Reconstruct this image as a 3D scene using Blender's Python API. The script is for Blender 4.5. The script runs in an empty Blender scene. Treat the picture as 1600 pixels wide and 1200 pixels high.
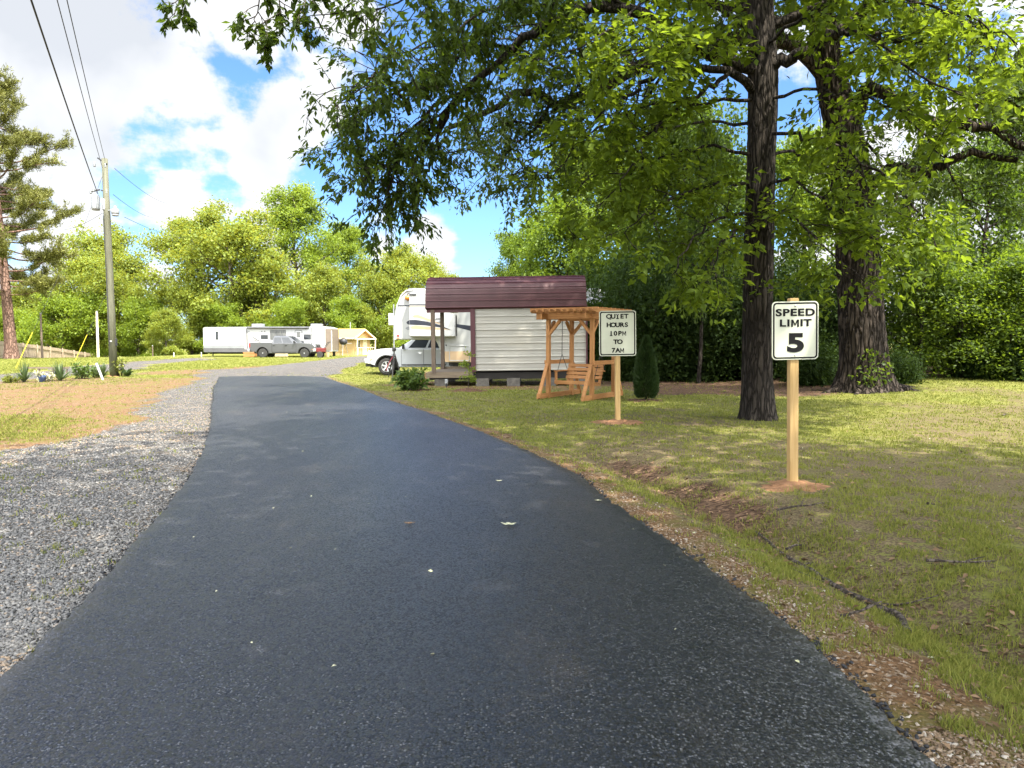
import bpy, bmesh, math
import numpy as np
from mathutils import Vector, Matrix, Euler

R = math.radians
S = bpy.context.scene
COL = S.collection

# ------------------------------------------------------------------ camera, sky, sun, exposure
F, CX, CY, CAMZ = 1150.0, 800.0, 600.0, 1.5
PITCH = math.atan(70 / 1150)
cam_d = bpy.data.cameras.new('camera')
cam = bpy.data.objects.new('camera', cam_d)
COL.objects.link(cam)
cam.location = (0, 0, CAMZ)
cam.rotation_euler = (R(90) - PITCH, 0, 0)
cam_d.sensor_width = 36.0
cam_d.lens = 36.0 * F / 1600.0
cam_d.clip_start, cam_d.clip_end = 0.05, 5000
S.camera = cam

SUN_AZ, SUN_EL = R(141), R(60)          # azimuth clockwise from +Y (the view direction)
SUN_DIR = Vector((math.sin(SUN_AZ) * math.cos(SUN_EL), math.cos(SUN_AZ) * math.cos(SUN_EL), math.sin(SUN_EL)))
sl = bpy.data.lights.new('sun', 'SUN')
sl.energy, sl.angle, sl.color = 4.2, R(0.53), (1.0, 0.94, 0.82)
so = bpy.data.objects.new('sun', sl)
so.rotation_euler = (-SUN_DIR).to_track_quat('-Z', 'Y').to_euler()
so.location = (20, -25, 40)
COL.objects.link(so)

S.view_settings.view_transform = 'Standard'
S.view_settings.look = 'None'
S.view_settings.exposure = 1.72
S.view_settings.gamma = 1.0
S.render.engine = 'CYCLES'
S.cycles.max_bounces = 8
S.cycles.diffuse_bounces = 4
S.cycles.glossy_bounces = 3
S.cycles.transmission_bounces = 6
S.cycles.caustics_reflective = False
S.cycles.caustics_refractive = False
S.cycles.sample_clamp_indirect = 6
S.cycles.use_denoising = True


def pix_dir(px, py):
    u, v = (px - CX) / F, (CY - py) / F
    c, s = math.cos(PITCH), math.sin(PITCH)
    return np.array([u, c + v * s, -s + v * c])


def P(px, py, y):
    """the point at world distance y that the photograph shows at px, py"""
    d = pix_dir(px, py)
    t = y / d[1]
    return np.array([d[0] * t, y, CAMZ + d[2] * t])


def G(px, py, z=0.0):
    d = pix_dir(px, py)
    t = (z - CAMZ) / d[2]
    return np.array([d[0] * t, d[1] * t, z])


# ------------------------------------------------------------------ node helper
class NT:
    def __init__(self, tree):
        self.t = tree
        self.n = tree.nodes
        self.l = tree.links

    def put(self, sock, v):
        if isinstance(v, bpy.types.NodeSocket):
            self.l.new(v, sock)
        elif v is not None:
            if hasattr(sock.default_value, '__len__') and not isinstance(v, (int, float)):
                v = tuple(v)
                if len(sock.default_value) == 4 and len(v) == 3:
                    v = v + (1,)
            elif hasattr(sock.default_value, '__len__'):
                v = (v,) * len(sock.default_value)
            sock.default_value = v

    def node(self, typ, **kw):
        nd = self.n.new(typ)
        for k, v in kw.items():
            setattr(nd, k, v)
        return nd

    def math(self, op, a, b=None, c=None, clamp=False):
        nd = self.node('ShaderNodeMath', operation=op, use_clamp=clamp)
        self.put(nd.inputs[0], a)
        if b is not None: self.put(nd.inputs[1], b)
        if c is not None: self.put(nd.inputs[2], c)
        return nd.outputs[0]

    def vmath(self, op, a, b=None, out=0):
        nd = self.node('ShaderNodeVectorMath', operation=op)
        self.put(nd.inputs[0], a)
        if b is not None:
            self.put(nd.inputs[3 if op == 'SCALE' else 1], b)
        return nd.outputs[out]

    def mix(self, f, a, b, blend='MIX'):
        nd = self.node('ShaderNodeMix', data_type='RGBA', blend_type=blend)
        self.put(nd.inputs[0], f)
        self.put(nd.inputs[6], a)
        self.put(nd.inputs[7], b)
        return nd.outputs[2]

    def coord(self, which='Object'):
        return self.node('ShaderNodeTexCoord').outputs[which]

    def scale(self, v, s):
        nd = self.node('ShaderNodeMapping')
        self.put(nd.inputs[0], v)
        nd.inputs[3].default_value = s if hasattr(s, '__len__') else (s, s, s)
        return nd.outputs[0]

    def noise(self, v, scale, detail=4, rough=0.55, dist=0, out=0):
        nd = self.node('ShaderNodeTexNoise')
        self.put(nd.inputs['Vector'], v)
        self.put(nd.inputs['Scale'], scale)
        nd.inputs['Detail'].default_value = detail
        nd.inputs['Roughness'].default_value = rough
        nd.inputs['Distortion'].default_value = dist
        return nd.outputs[out]

    def voro(self, v, scale, feature='F1', out='Distance', rand=1.0):
        nd = self.node('ShaderNodeTexVoronoi', feature=feature)
        self.put(nd.inputs['Vector'], v)
        self.put(nd.inputs['Scale'], scale)
        nd.inputs['Randomness'].default_value = rand
        return nd.outputs[out]

    def sstep(self, x, a, b):
        nd = self.node('ShaderNodeMapRange', interpolation_type='SMOOTHSTEP')
        self.put(nd.inputs[0], x)
        nd.inputs[1].default_value, nd.inputs[2].default_value = a, b
        return nd.outputs[0]

    def ramp(self, f, stops):
        nd = self.node('ShaderNodeValToRGB')
        el = nd.color_ramp.elements
        while len(el) < len(stops):
            el.new(0.5)
        for e, (p, c) in zip(el, stops):
            e.position = p
            e.color = tuple(c) + (1,) if len(c) == 3 else c
        self.put(nd.inputs[0], f)
        return nd.outputs[0]

    def attr(self, name):
        return self.node('ShaderNodeAttribute', attribute_name=name).outputs['Fac']

    def bump(self, h, strength=0.5, dist=0.02):
        nd = self.node('ShaderNodeBump')
        nd.inputs['Strength'].default_value = strength
        nd.inputs['Distance'].default_value = dist
        self.put(nd.inputs['Height'], h)
        return nd.outputs[0]


# ------------------------------------------------------------------ world: sky and clouds
W = bpy.data.worlds.new('World')
S.world = W
W.use_nodes = True
nt = NT(W.node_tree)
for n_ in list(nt.n): nt.n.remove(n_)
sky = nt.node('ShaderNodeTexSky', sky_type='NISHITA')
sky.sun_disc = False
sky.sun_elevation, sky.sun_rotation = SUN_EL, SUN_AZ
sky.air_density, sky.dust_density, sky.ozone_density = 1.0, 0.6, 1.4
dvec = nt.vmath('NORMALIZE', nt.coord('Generated'))
sep = nt.node('ShaderNodeSeparateXYZ'); nt.put(sep.inputs[0], dvec)
zz = nt.math('MAXIMUM', nt.math('ADD', sep.outputs[2], 0.22), 0.05)
cmb = nt.node('ShaderNodeCombineXYZ')
nt.put(cmb.inputs[0], nt.math('DIVIDE', sep.outputs[0], zz))
nt.put(cmb.inputs[1], nt.math('DIVIDE', sep.outputs[1], zz))
cmb.inputs[2].default_value = 3.7
n1 = nt.noise(cmb.outputs[0], 1.9, 7, 0.58)
n2 = nt.noise(dvec, 6.0, 9, 0.6)
nz = nt.math('ADD', nt.math('MULTIPLY', n1, 0.45), nt.math('MULTIPLY', n2, 0.55))
blobs = [((110, 30), .175, 1.0), ((285, 130), .06, .85), ((0, 230), .13, .8), ((110, 300), .07, .75), ((265, 325), .06, .75),
         ((480, 165), .085, .62), ((380, 20), .085, .7), ((395, 265), .06, .45), ((670, 395), .055, .95), ((600, 380), .05, .6),
         ((520, 30), .05, .5), ((1500, 380), .22, 1.0), ((1350, 160), .16, .55), ((1120, 100), .12, .4), ((-500, 300), .5, .8),
         ((2300, 200), .5, .8)]
acc = None
for (bx, by), br, bw in blobs:
    c_ = pix_dir(bx, by); c_ = c_ / np.linalg.norm(c_)
    d_ = nt.vmath('DISTANCE', dvec, tuple(c_), out=1)
    v_ = nt.math('MULTIPLY', nt.math('SUBTRACT', 1.0, nt.math('DIVIDE', d_, br * 1.5), clamp=True), bw)
    acc = v_ if acc is None else nt.math('MAXIMUM', acc, v_)
behind = nt.math('MULTIPLY', nt.sstep(sep.outputs[1], 0.35, -0.1), 0.62)   # broken cloud over the rest of the sky
acc = nt.math('MAXIMUM', acc, behind)
cov = nt.sstep(nt.math('ADD', nt.math('MULTIPLY', acc, 0.95), nt.math('MULTIPLY', nt.math('SUBTRACT', nz, 0.5), 2.3)), 0.30, 0.47)
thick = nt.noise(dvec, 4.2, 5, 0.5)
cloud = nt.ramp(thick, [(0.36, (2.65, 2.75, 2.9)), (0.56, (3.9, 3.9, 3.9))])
toward = nt.sstep(nt.vmath('DOT_PRODUCT', dvec, tuple(SUN_DIR), out=1), 0.0, 0.95)      # unseen clouds on the sun side boosted as added fill light
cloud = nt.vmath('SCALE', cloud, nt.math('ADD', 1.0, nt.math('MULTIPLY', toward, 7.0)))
skyc = nt.mix(1.0, sky.outputs[0], (0.52, 0.72, 0.96), 'MULTIPLY')
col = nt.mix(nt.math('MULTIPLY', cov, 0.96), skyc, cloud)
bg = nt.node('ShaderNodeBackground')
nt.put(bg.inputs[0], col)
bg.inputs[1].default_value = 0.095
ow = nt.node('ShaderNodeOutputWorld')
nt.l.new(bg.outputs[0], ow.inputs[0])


# ------------------------------------------------------------------ materials
def new_mat(name):
    m = bpy.data.materials.new(name)
    m.use_nodes = True
    t = NT(m.node_tree)
    return m, t, t.n['Principled BSDF']


def pm(name, c1, c2=None, scale=6.0, rough=0.7, bump=0.0, bdist=0.01, metal=0.0, spec=0.4, stretch=(1, 1, 1), detail=5, coat=0.0, dirt=None, rvar=0.1):
    """procedural two tone material with fine noise, optional relief and dirt"""
    m, t, b = new_mat(name)
    c2 = c2 or tuple(x * 0.86 for x in c1)
    v = t.scale(t.coord(), stretch)
    n = t.noise(v, scale, detail, 0.6)
    f = t.sstep(n, 0.3, 0.7)
    col = t.mix(f, c1, c2)
    if dirt:
        col = t.mix(t.math('MULTIPLY', t.sstep(t.noise(v, scale * 0.35, 6, 0.65), 0.5, 0.75), 0.6), col, dirt)
    t.put(b.inputs['Base Color'], col)
    t.put(b.inputs['Roughness'], t.math('ADD', rough - rvar / 2, t.math('MULTIPLY', n, rvar)))
    b.inputs['Metallic'].default_value = metal
    b.inputs['Specular IOR Level'].default_value = spec
    b.inputs['Coat Weight'].default_value = coat
    b.inputs['Coat Roughness'].default_value = 0.06
    if bump:
        t.put(b.inputs['Normal'], t.bump(t.noise(v, scale * 3, 6, 0.65), bump, bdist))
    return m


def leafm(name, c1, c2, tr, trw=0.35, rough=0.5, spec=0.3):
    m, t, b = new_mat(name)
    tint = t.attr('tint')
    col = t.mix(tint, c1, c2)
    t.put(b.inputs['Base Color'], col)
    b.inputs['Roughness'].default_value = rough
    b.inputs['Specular IOR Level'].default_value = spec
    tl = t.node('ShaderNodeBsdfTranslucent')
    t.put(tl.inputs[0], t.mix(tint, tuple(x * 0.7 for x in tr), tr))
    mx = t.node('ShaderNodeMixShader')
    mx.inputs[0].default_value = trw
    t.l.new(b.outputs[0], mx.inputs[1]); t.l.new(tl.outputs[0], mx.inputs[2])
    t.l.new(mx.outputs[0], t.n['Material Output'].inputs[0])
    return m


def barkm(name, c1, c2, sx=9.0, sz=1.3, strength=0.9, dist=0.05):
    m, t, b = new_mat(name)
    v = t.scale(t.coord(), (sx, sx, sz))
    w = t.vmath('ADD', v, t.vmath('SCALE', t.noise(v, 1.0, 3, out=1), 0.9))
    vo = t.voro(w, 1.6, 'DISTANCE_TO_EDGE')
    n = t.noise(v, 3.0, 6, 0.65)
    h = t.math('ADD', t.math('MULTIPLY', t.sstep(vo, 0.0, 0.22), 0.7), t.math('MULTIPLY', n, 0.5))
    big = t.noise(t.coord(), 0.8, 4)
    t.put(b.inputs['Base Color'], t.mix(t.math('MULTIPLY', t.sstep(h, 0.25, 1.0), t.sstep(big, 0.1, 0.7)), c1, c2))
    b.inputs['Roughness'].default_value = 0.92
    b.inputs['Specular IOR Level'].default_value = 0.15
    t.put(b.inputs['Normal'], t.bump(h, strength, dist))
    return m


def woodm(name, c1, c2, ax='Z', scale=1.0, rough=0.65, knots=True):
    m, t, b = new_mat(name)
    st = {'X': (1.2, 22, 22), 'Y': (22, 1.2, 22), 'Z': (22, 22, 1.2)}[ax]
    v = t.scale(t.coord(), tuple(s * scale for s in st))
    n = t.noise(v, 1.5, 6, 0.6, 0.6)
    col = t.mix(t.sstep(n, 0.3, 0.72), c1, c2)
    if knots:
        sk = {'X': (2.2, 9, 9), 'Y': (9, 2.2, 9), 'Z': (9, 9, 2.2)}[ax]
        vo = t.voro(t.scale(t.coord(), sk), 1.0)
        col = t.mix(t.math('MULTIPLY', t.sstep(vo, 0.16, 0.05), 0.75), col, tuple(x * 0.32 for x in c2))
    big = t.noise(t.coord(), 2.5, 4)
    col = t.mix(t.math('MULTIPLY', t.sstep(big, 0.45, 0.8), 0.35), col, tuple(x * 0.6 for x in c2))
    t.put(b.inputs['Base Color'], col)
    b.inputs['Roughness'].default_value = rough
    b.inputs['Specular IOR Level'].default_value = 0.25
    t.put(b.inputs['Normal'], t.bump(n, 0.25, 0.004))
    return m


M = {}
M['pine_post'] = woodm('pale pine post', (0.50, 0.34, 0.15), (0.36, 0.225, 0.085))
M['cedar'] = woodm('orange cedar', (0.43, 0.215, 0.080), (0.30, 0.135, 0.045), 'X')
M['cedar_y'] = woodm('orange cedar across', (0.43, 0.215, 0.080), (0.30, 0.135, 0.045), 'Y')
M['cedar_z'] = woodm('orange cedar upright', (0.43, 0.215, 0.080), (0.30, 0.135, 0.045), 'Z')
M['old_wood'] = woodm('weathered brown wood', (0.15, 0.115, 0.085), (0.09, 0.065, 0.048), 'Z')
M['old_wood_x'] = woodm('weathered brown wood along', (0.20, 0.16, 0.11), (0.11, 0.085, 0.06), 'X')
M['step_wood'] = woodm('yellowish step wood', (0.30, 0.20, 0.09), (0.2, 0.12, 0.05), 'X')
M['fence_wood'] = woodm('grey tan fence wood', (0.42, 0.34, 0.25), (0.27, 0.21, 0.15), 'Z', 0.4)
M['pole_wood'] = woodm('grey green pole wood', (0.125, 0.125, 0.085), (0.075, 0.075, 0.05), 'Z', 0.5)
M['sign_face'] = pm('sign face reflective sheeting', (0.52, 0.54, 0.435), (0.485, 0.505, 0.40), 3, 0.4, dirt=(0.40, 0.40, 0.31))
M['sign_black'] = pm('sign black', (0.007, 0.007, 0.008), (0.010, 0.010, 0.011), 5, 0.75, spec=0.12)
M['alu'] = pm('dull aluminium', (0.55, 0.56, 0.56), (0.45, 0.46, 0.46), 8, 0.4, metal=0.7)
M['roof_maroon'] = pm('maroon painted metal', (0.058, 0.021, 0.022), (0.044, 0.016, 0.017), 2, 0.5, spec=0.3, dirt=(0.085, 0.045, 0.045))
M['trim_maroon'] = pm('maroon trim', (0.075, 0.022, 0.028), None, 3, 0.5)
M['siding'] = pm('light tan metal siding', (0.36, 0.35, 0.31), (0.305, 0.295, 0.26), 1.6, 0.45, spec=0.45, stretch=(0.4, 1, 3), dirt=(0.42, 0.38, 0.30))
M['dark_gap'] = pm('dark recess', (0.02, 0.018, 0.016), None, 4, 0.9)
M['concrete'] = pm('concrete block', (0.13, 0.12, 0.105), (0.08, 0.075, 0.065), 9, 0.9, 0.4, 0.01)
M['lamp_glass'] = pm('lamp glass', (0.6, 0.58, 0.52), None, 4, 0.4)
M['white_paint'] = pm('white vehicle paint', (0.45, 0.47, 0.49), (0.42, 0.44, 0.46), 1.2, 0.28, coat=0.6, rvar=0.06)
M['grey_paint'] = pm('dark grey vehicle paint', (0.085, 0.088, 0.095), (0.075, 0.078, 0.084), 1.2, 0.3, coat=0.8, metal=0.3, rvar=0.06)
M['glass'] = pm('dark window glass', (0.02, 0.024, 0.028), (0.03, 0.034, 0.038), 1.5, 0.08, spec=0.7, rvar=0.04)
M['glass_pale'] = pm('curtained window glass', (0.16, 0.16, 0.15), (0.04, 0.045, 0.05), 3, 0.12, spec=0.7, stretch=(4, 1, .6))
M['black_plastic'] = pm('black plastic', (0.02, 0.02, 0.021), (0.03, 0.03, 0.03), 6, 0.6)
M['rubber'] = pm('tyre rubber', (0.022, 0.022, 0.022), (0.04, 0.038, 0.035), 9, 0.85, 0.3, 0.004)
M['chrome'] = pm('bright alloy', (0.62, 0.63, 0.64), (0.5, 0.51, 0.52), 5, 0.28, metal=0.85)
M['lamp_clear'] = pm('headlight lens', (0.45, 0.47, 0.5), (0.2, 0.21, 0.23), 9, 0.12, spec=0.8)
M['lamp_red'] = pm('red lamp lens', (0.30, 0.02, 0.015), None, 9, 0.2, spec=0.6)
M['lamp_amber'] = pm('amber lamp lens', (0.5, 0.2, 0.03), None, 9, 0.2, spec=0.6)
M['camper_white'] = pm('off white fibreglass', (0.37, 0.38, 0.375), (0.33, 0.335, 0.33), 0.8, 0.35, spec=0.45, dirt=(0.29, 0.285, 0.265))
M['camper_bright'] = pm('white fibreglass', (0.43, 0.435, 0.43), (0.39, 0.395, 0.39), 0.8, 0.35, spec=0.45)
M['camper_tan'] = pm('tan stripe', (0.46, 0.33, 0.20), (0.42, 0.30, 0.18), 2, 0.4)
M['camper_navy'] = pm('navy stripe', (0.018, 0.022, 0.035), None, 2, 0.35)
M['camper_grey'] = pm('grey stripe', (0.10, 0.10, 0.105), (0.08, 0.08, 0.085), 2, 0.45)
M['camper_lgrey'] = pm('light grey stripe', (0.20, 0.21, 0.22), None, 2, 0.45)
M['camper_end'] = pm('shaded brown end wall', (0.17, 0.135, 0.10), (0.14, 0.11, 0.085), 2, 0.6)  # shade on the trailer end put into the brown
M['house_wall'] = pm('yellow boards', (0.46, 0.32, 0.145), (0.41, 0.28, 0.125), 2, 0.7, stretch=(1, 1, 6))
M['house_roof'] = pm('tan shingle roof', (0.50, 0.29, 0.10), (0.42, 0.24, 0.08), 7, 0.85, 0.3, 0.02)
M['house_trim'] = pm('cream trim', (0.75, 0.66, 0.45), None, 3, 0.6)
M['steel_dark'] = pm('dark steel', (0.05, 0.05, 0.052), (0.035, 0.035, 0.036), 8, 0.5, metal=0.5)
M['wire'] = pm('cable', (0.03, 0.03, 0.032), None, 3, 0.7)
M['galv'] = pm('galvanised grey', (0.33, 0.35, 0.36), (0.26, 0.27, 0.28), 7, 0.5, metal=0.4)
M['yellow'] = pm('yellow plastic', (0.72, 0.55, 0.03), None, 4, 0.5)
M['red_paint'] = pm('red paint', (0.13, 0.018, 0.018), None, 5, 0.4)
M['rope'] = pm('dark rope', (0.05, 0.045, 0.045), None, 30, 0.9)
M['red_strap'] = pm('dark red strap', (0.18, 0.02, 0.03), None, 30, 0.8)
M['bark_front'] = barkm('furrowed dark bark', (0.016, 0.013, 0.011), (0.062, 0.052, 0.043), 9, 1.5)
M['bark_oak'] = barkm('deep oak bark', (0.018, 0.014, 0.011), (0.082, 0.065, 0.052), 5.5, 0.9, 1.0, 0.09)
M['bark_grey'] = barkm('grey bark', (0.05, 0.04, 0.032), (0.16, 0.135, 0.11), 6, 1.2)
M['bark_pine'] = barkm('reddish pine bark', (0.08, 0.048, 0.036), (0.24, 0.15, 0.115), 4, 1.6)
M['bark_dark'] = barkm('shaded bark', (0.018, 0.015, 0.012), (0.065, 0.054, 0.044), 6, 1.2)
M['leaf_near'] = leafm('fresh hickory leaf', (0.050, 0.085, 0.009), (0.105, 0.155, 0.018), (0.31, 0.42, 0.025), 0.45, 0.6, 0.18)
M['leaf_hang'] = leafm('shade toned hanging leaf', (0.022, 0.038, 0.008), (0.056, 0.090, 0.013), (0.17, 0.26, 0.018), 0.35, 0.6, 0.15)  # backlit shade of the boughs put into a darker leaf green
M['leaf_oak'] = leafm('oak leaf', (0.035, 0.058, 0.012), (0.072, 0.105, 0.018), (0.16, 0.24, 0.02), 0.32)
M['leaf_far_a'] = leafm('spring leaf yellow', (0.076, 0.114, 0.014), (0.210, 0.262, 0.036), (0.5, 0.5, 0.05), 0.38)
M['leaf_far_b'] = leafm('spring leaf green', (0.080, 0.128, 0.012), (0.175, 0.235, 0.022), (0.42, 0.52, 0.04), 0.38)
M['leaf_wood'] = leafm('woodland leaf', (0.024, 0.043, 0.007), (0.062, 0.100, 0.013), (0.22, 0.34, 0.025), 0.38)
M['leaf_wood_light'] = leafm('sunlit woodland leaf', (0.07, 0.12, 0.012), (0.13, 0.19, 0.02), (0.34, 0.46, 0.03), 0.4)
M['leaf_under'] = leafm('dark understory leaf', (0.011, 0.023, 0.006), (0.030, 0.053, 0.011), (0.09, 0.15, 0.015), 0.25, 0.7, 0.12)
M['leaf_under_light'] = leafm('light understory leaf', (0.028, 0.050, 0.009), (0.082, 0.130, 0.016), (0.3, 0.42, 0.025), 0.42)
M['needle'] = leafm('pine needle', (0.085, 0.098, 0.022), (0.185, 0.185, 0.040), (0.2, 0.2, 0.03), 0.2)
M['cypress'] = leafm('arborvitae spray', (0.015, 0.034, 0.010), (0.040, 0.070, 0.016), (0.05, 0.09, 0.015), 0.15)
M['shrub'] = leafm('broad shrub leaf', (0.045, 0.085, 0.018), (0.11, 0.165, 0.045), (0.2, 0.3, 0.03), 0.3)
M['yucca'] = leafm('blue green blade', (0.05, 0.085, 0.035), (0.11, 0.15, 0.06), (0.12, 0.18, 0.05), 0.2)
M['flower_shrub'] = leafm('yellow green shrub', (0.10, 0.13, 0.02), (0.2, 0.21, 0.03), (0.25, 0.28, 0.04), 0.2)
M['blade'] = leafm('grass blade', (0.090, 0.122, 0.021), (0.275, 0.270, 0.068), (0.30, 0.32, 0.05), 0.35, 0.7, 0.12)
M['dead_leaf'] = leafm('dead leaf', (0.09, 0.052, 0.028), (0.30, 0.20, 0.12), (0.2, 0.12, 0.05), 0.15, 0.8, 0.2)
M['pale_leaf'] = leafm('pale fallen leaf', (0.45, 0.46, 0.28), (0.6, 0.58, 0.42), (0.3, 0.3, 0.15), 0.2, 0.7, 0.2)
M['clay'] = pm('orange clay', (0.30, 0.155, 0.075), (0.20, 0.10, 0.048), 14, 0.95, 0.8, 0.03, dirt=(0.2, 0.12, 0.06))
M['mulch'] = pm('brown mulch', (0.17, 0.085, 0.045), (0.08, 0.045, 0.028), 26, 0.95, 1.0, 0.04)
M['branch'] = barkm('fallen branch bark', (0.045, 0.036, 0.03), (0.15, 0.125, 0.105), 14, 9, 0.8, 0.02)


# ------------------------------------------------------------------ mesh helpers
class MB:
    def __init__(self):
        self.v, self.f = [], []

    def add(self, vs, fs):
        o = len(self.v)
        self.v += [tuple(map(float, p)) for p in vs]
        self.f += [tuple(i + o for i in f) for f in fs]
        return self

    def box(self, c, s, rot=None):
        hx, hy, hz = s[0] / 2, s[1] / 2, s[2] / 2
        vs = [Vector((x, y, z)) for x in (-hx, hx) for y in (-hy, hy) for z in (-hz, hz)]
        if rot is not None:
            m = Euler(rot).to_matrix()
            vs = [m @ v for v in vs]
        vs = [v + Vector(c) for v in vs]
        return self.add(vs, [(0, 1, 3, 2), (4, 6, 7, 5), (0, 4, 5, 1), (2, 3, 7, 6), (0, 2, 6, 4), (1, 5, 7, 3)])

    def beam(self, p, q, w, h, up=(0, 0, 1)):
        p, q = Vector(p), Vector(q)
        d = (q - p).normalized()
        s = d.cross(Vector(up))
        if s.length < 1e-4: s = d.cross(Vector((0, 1, 0)))
        s.normalize()
        u = s.cross(d).normalized()
        vs = []
        for b in (p, q):
            for a, c in ((-1, -1), (1, -1), (1, 1), (-1, 1)):
                vs.append(b + s * (a * w / 2) + u * (c * h / 2))
        return self.add(vs, [(3, 2, 1, 0), (4, 5, 6, 7), (0, 1, 5, 4), (1, 2, 6, 5), (2, 3, 7, 6), (3, 0, 4, 7)])

    def prism(self, poly, t0, t1, axis='y'):
        """poly of 2-D points, extruded along axis from t0 to t1"""
        f = {'y': lambda a, b, t: (a, t, b), 'x': lambda a, b, t: (t, a, b), 'z': lambda a, b, t: (a, b, t)}[axis]
        n = len(poly)
        vs = [f(a, b, t0) for a, b in poly] + [f(a, b, t1) for a, b in poly]
        fs = [tuple(range(n - 1, -1, -1)), tuple(range(n, 2 * n))]
        fs += [(i, (i + 1) % n, n + (i + 1) % n, n + i) for i in range(n)]
        return self.add(vs, fs)

    def tube(self, pts, rad, n=8, cap=True):
        pts = [Vector(p) for p in pts]
        k = len(pts)
        rad = [rad] * k if not hasattr(rad, '__len__') else list(rad)
        o = len(self.v)
        u = None
        for i in range(k):
            d = (pts[min(i + 1, k - 1)] - pts[max(i - 1, 0)])
            if d.length < 1e-9: d = Vector((0, 0, 1))
            d.normalize()
            if u is None:
                a = Vector((0, 0, 1)) if abs(d.z) < 0.9 else Vector((1, 0, 0))
                u = d.cross(a).normalized()
            else:
                u = (u - d * u.dot(d))
                u.normalize()
            w = d.cross(u)
            for j in range(n):
                t = 2 * math.pi * j / n
                p = pts[i] + (u * math.cos(t) + w * math.sin(t)) * rad[i]
                self.v.append((p.x, p.y, p.z))
        for i in range(k - 1):
            for j in range(n):
                a, b = o + i * n + j, o + i * n + (j + 1) % n
                self.f.append((a, b, b + n, a + n))
        if cap:
            self.f.append(tuple(o + j for j in range(n - 1, -1, -1)))
            self.f.append(tuple(o + (k - 1) * n + j for j in range(n)))
        return self

    def lathe(self, prof, c=(0, 0, 0), axis='z', n=24):
        """prof: (radius, along) pairs"""
        f = {'z': lambda r, t, a: (c[0] + r * math.cos(t), c[1] + r * math.sin(t), c[2] + a),
             'y': lambda r, t, a: (c[0] + r * math.cos(t), c[1] + a, c[2] + r * math.sin(t)),
             'x': lambda r, t, a: (c[0] + a, c[1] + r * math.cos(t), c[2] + r * math.sin(t))}[axis]
        o = len(self.v)
        for r, a in prof:
            for j in range(n):
                self.v.append(f(max(r, 1e-4), 2 * math.pi * j / n, a))
        for i in range(len(prof) - 1):
            for j in range(n):
                a, b = o + i * n + j, o + i * n + (j + 1) % n
                self.f.append((a, b, b + n, a + n))
        self.f.append(tuple(o + j for j in range(n - 1, -1, -1)))
        self.f.append(tuple(o + (len(prof) - 1) * n + j for j in range(n)))
        return self

    def patch(self, quad, uv, off=0.006, back=0.012):
        """a thin panel lying on a planar quad (A lower left, B lower right, C upper right, D upper left)"""
        A, B, C_, D = [Vector(q) for q in quad]
        nrm = (B - A).cross(D - A).normalized()
        ps = []
        for u, v in uv:
            ps.append((A * (1 - u) + B * u) * (1 - v) + (D * (1 - u) + C_ * u) * v)
        n = len(ps)
        vs = [p + nrm * off for p in ps] + [p - nrm * back for p in ps]
        fs = [tuple(range(n)), tuple(range(2 * n - 1, n - 1, -1))]
        fs += [(i, n + i, n + (i + 1) % n, (i + 1) % n) for i in range(n)]
        return self.add(vs, fs)

    def mirror_y(self):
        n = len(self.v)
        self.v += [(x, -y, z) for x, y, z in self.v]
        self.f += [tuple(reversed([i + n for i in f])) for f in self.f]
        return self

    def build(self, name, mat, parent=None, smooth=False, bevel=0.0, seg=2, loc=None, rot=None, angle=35):
        me = bpy.data.meshes.new(name)
        me.from_pydata(self.v, [], self.f)
        bm = bmesh.new(); bm.from_mesh(me)
        bmesh.ops.recalc_face_normals(bm, faces=bm.faces)
        bm.to_mesh(me); bm.free()
        me.materials.append(mat)
        if smooth:
            me.shade_smooth()
        o = bpy.data.objects.new(name, me)
        COL.objects.link(o)
        if parent is not None: o.parent = parent
        if loc is not None: o.location = loc
        if rot is not None: o.rotation_euler = rot
        if bevel:
            md = o.modifiers.new('bevel', 'BEVEL')
            md.width, md.segments, md.limit_method, md.angle_limit = bevel, seg, 'ANGLE', R(angle)
            md.harden_normals = False
        return o


def np_mesh(name, V, Fc, mat, attrs=None, parent=None, smooth=False):
    V = np.ascontiguousarray(V, dtype=np.float32)
    Fc = np.ascontiguousarray(Fc, dtype=np.int32)
    k = Fc.shape[1]
    me = bpy.data.meshes.new(name)
    me.vertices.add(len(V)); me.vertices.foreach_set('co', V.ravel())
    me.loops.add(Fc.size); me.loops.foreach_set('vertex_index', Fc.ravel())
    me.polygons.add(len(Fc)); me.polygons.foreach_set('loop_start', np.arange(0, Fc.size, k, dtype=np.int32))
    me.update(calc_edges=True)
    for a, d in (attrs or {}).items():
        at = me.attributes.new(a, 'FLOAT', 'POINT')
        at.data.foreach_set('value', np.ascontiguousarray(d, dtype=np.float32))
    me.materials.append(mat)
    if smooth: me.shade_smooth()
    o = bpy.data.objects.new(name, me)
    COL.objects.link(o)
    if parent is not None: o.parent = parent
    return o


def tag(o, label=None, cat=None, group=None, kind=None):
    if label: o['label'] = label
    if cat: o['category'] = cat
    if group: o['group'] = group
    if kind: o['kind'] = kind
    return o


def thing(name, label, cat, loc=(0, 0, 0), rotz=0.0, group=None):
    o = bpy.data.objects.new(name, None)
    COL.objects.link(o)
    o.location = tuple(float(c) for c in loc)
    o.rotation_euler = (0, 0, rotz)
    o.empty_display_size = 0.2
    return tag(o, label, cat, group)


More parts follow.
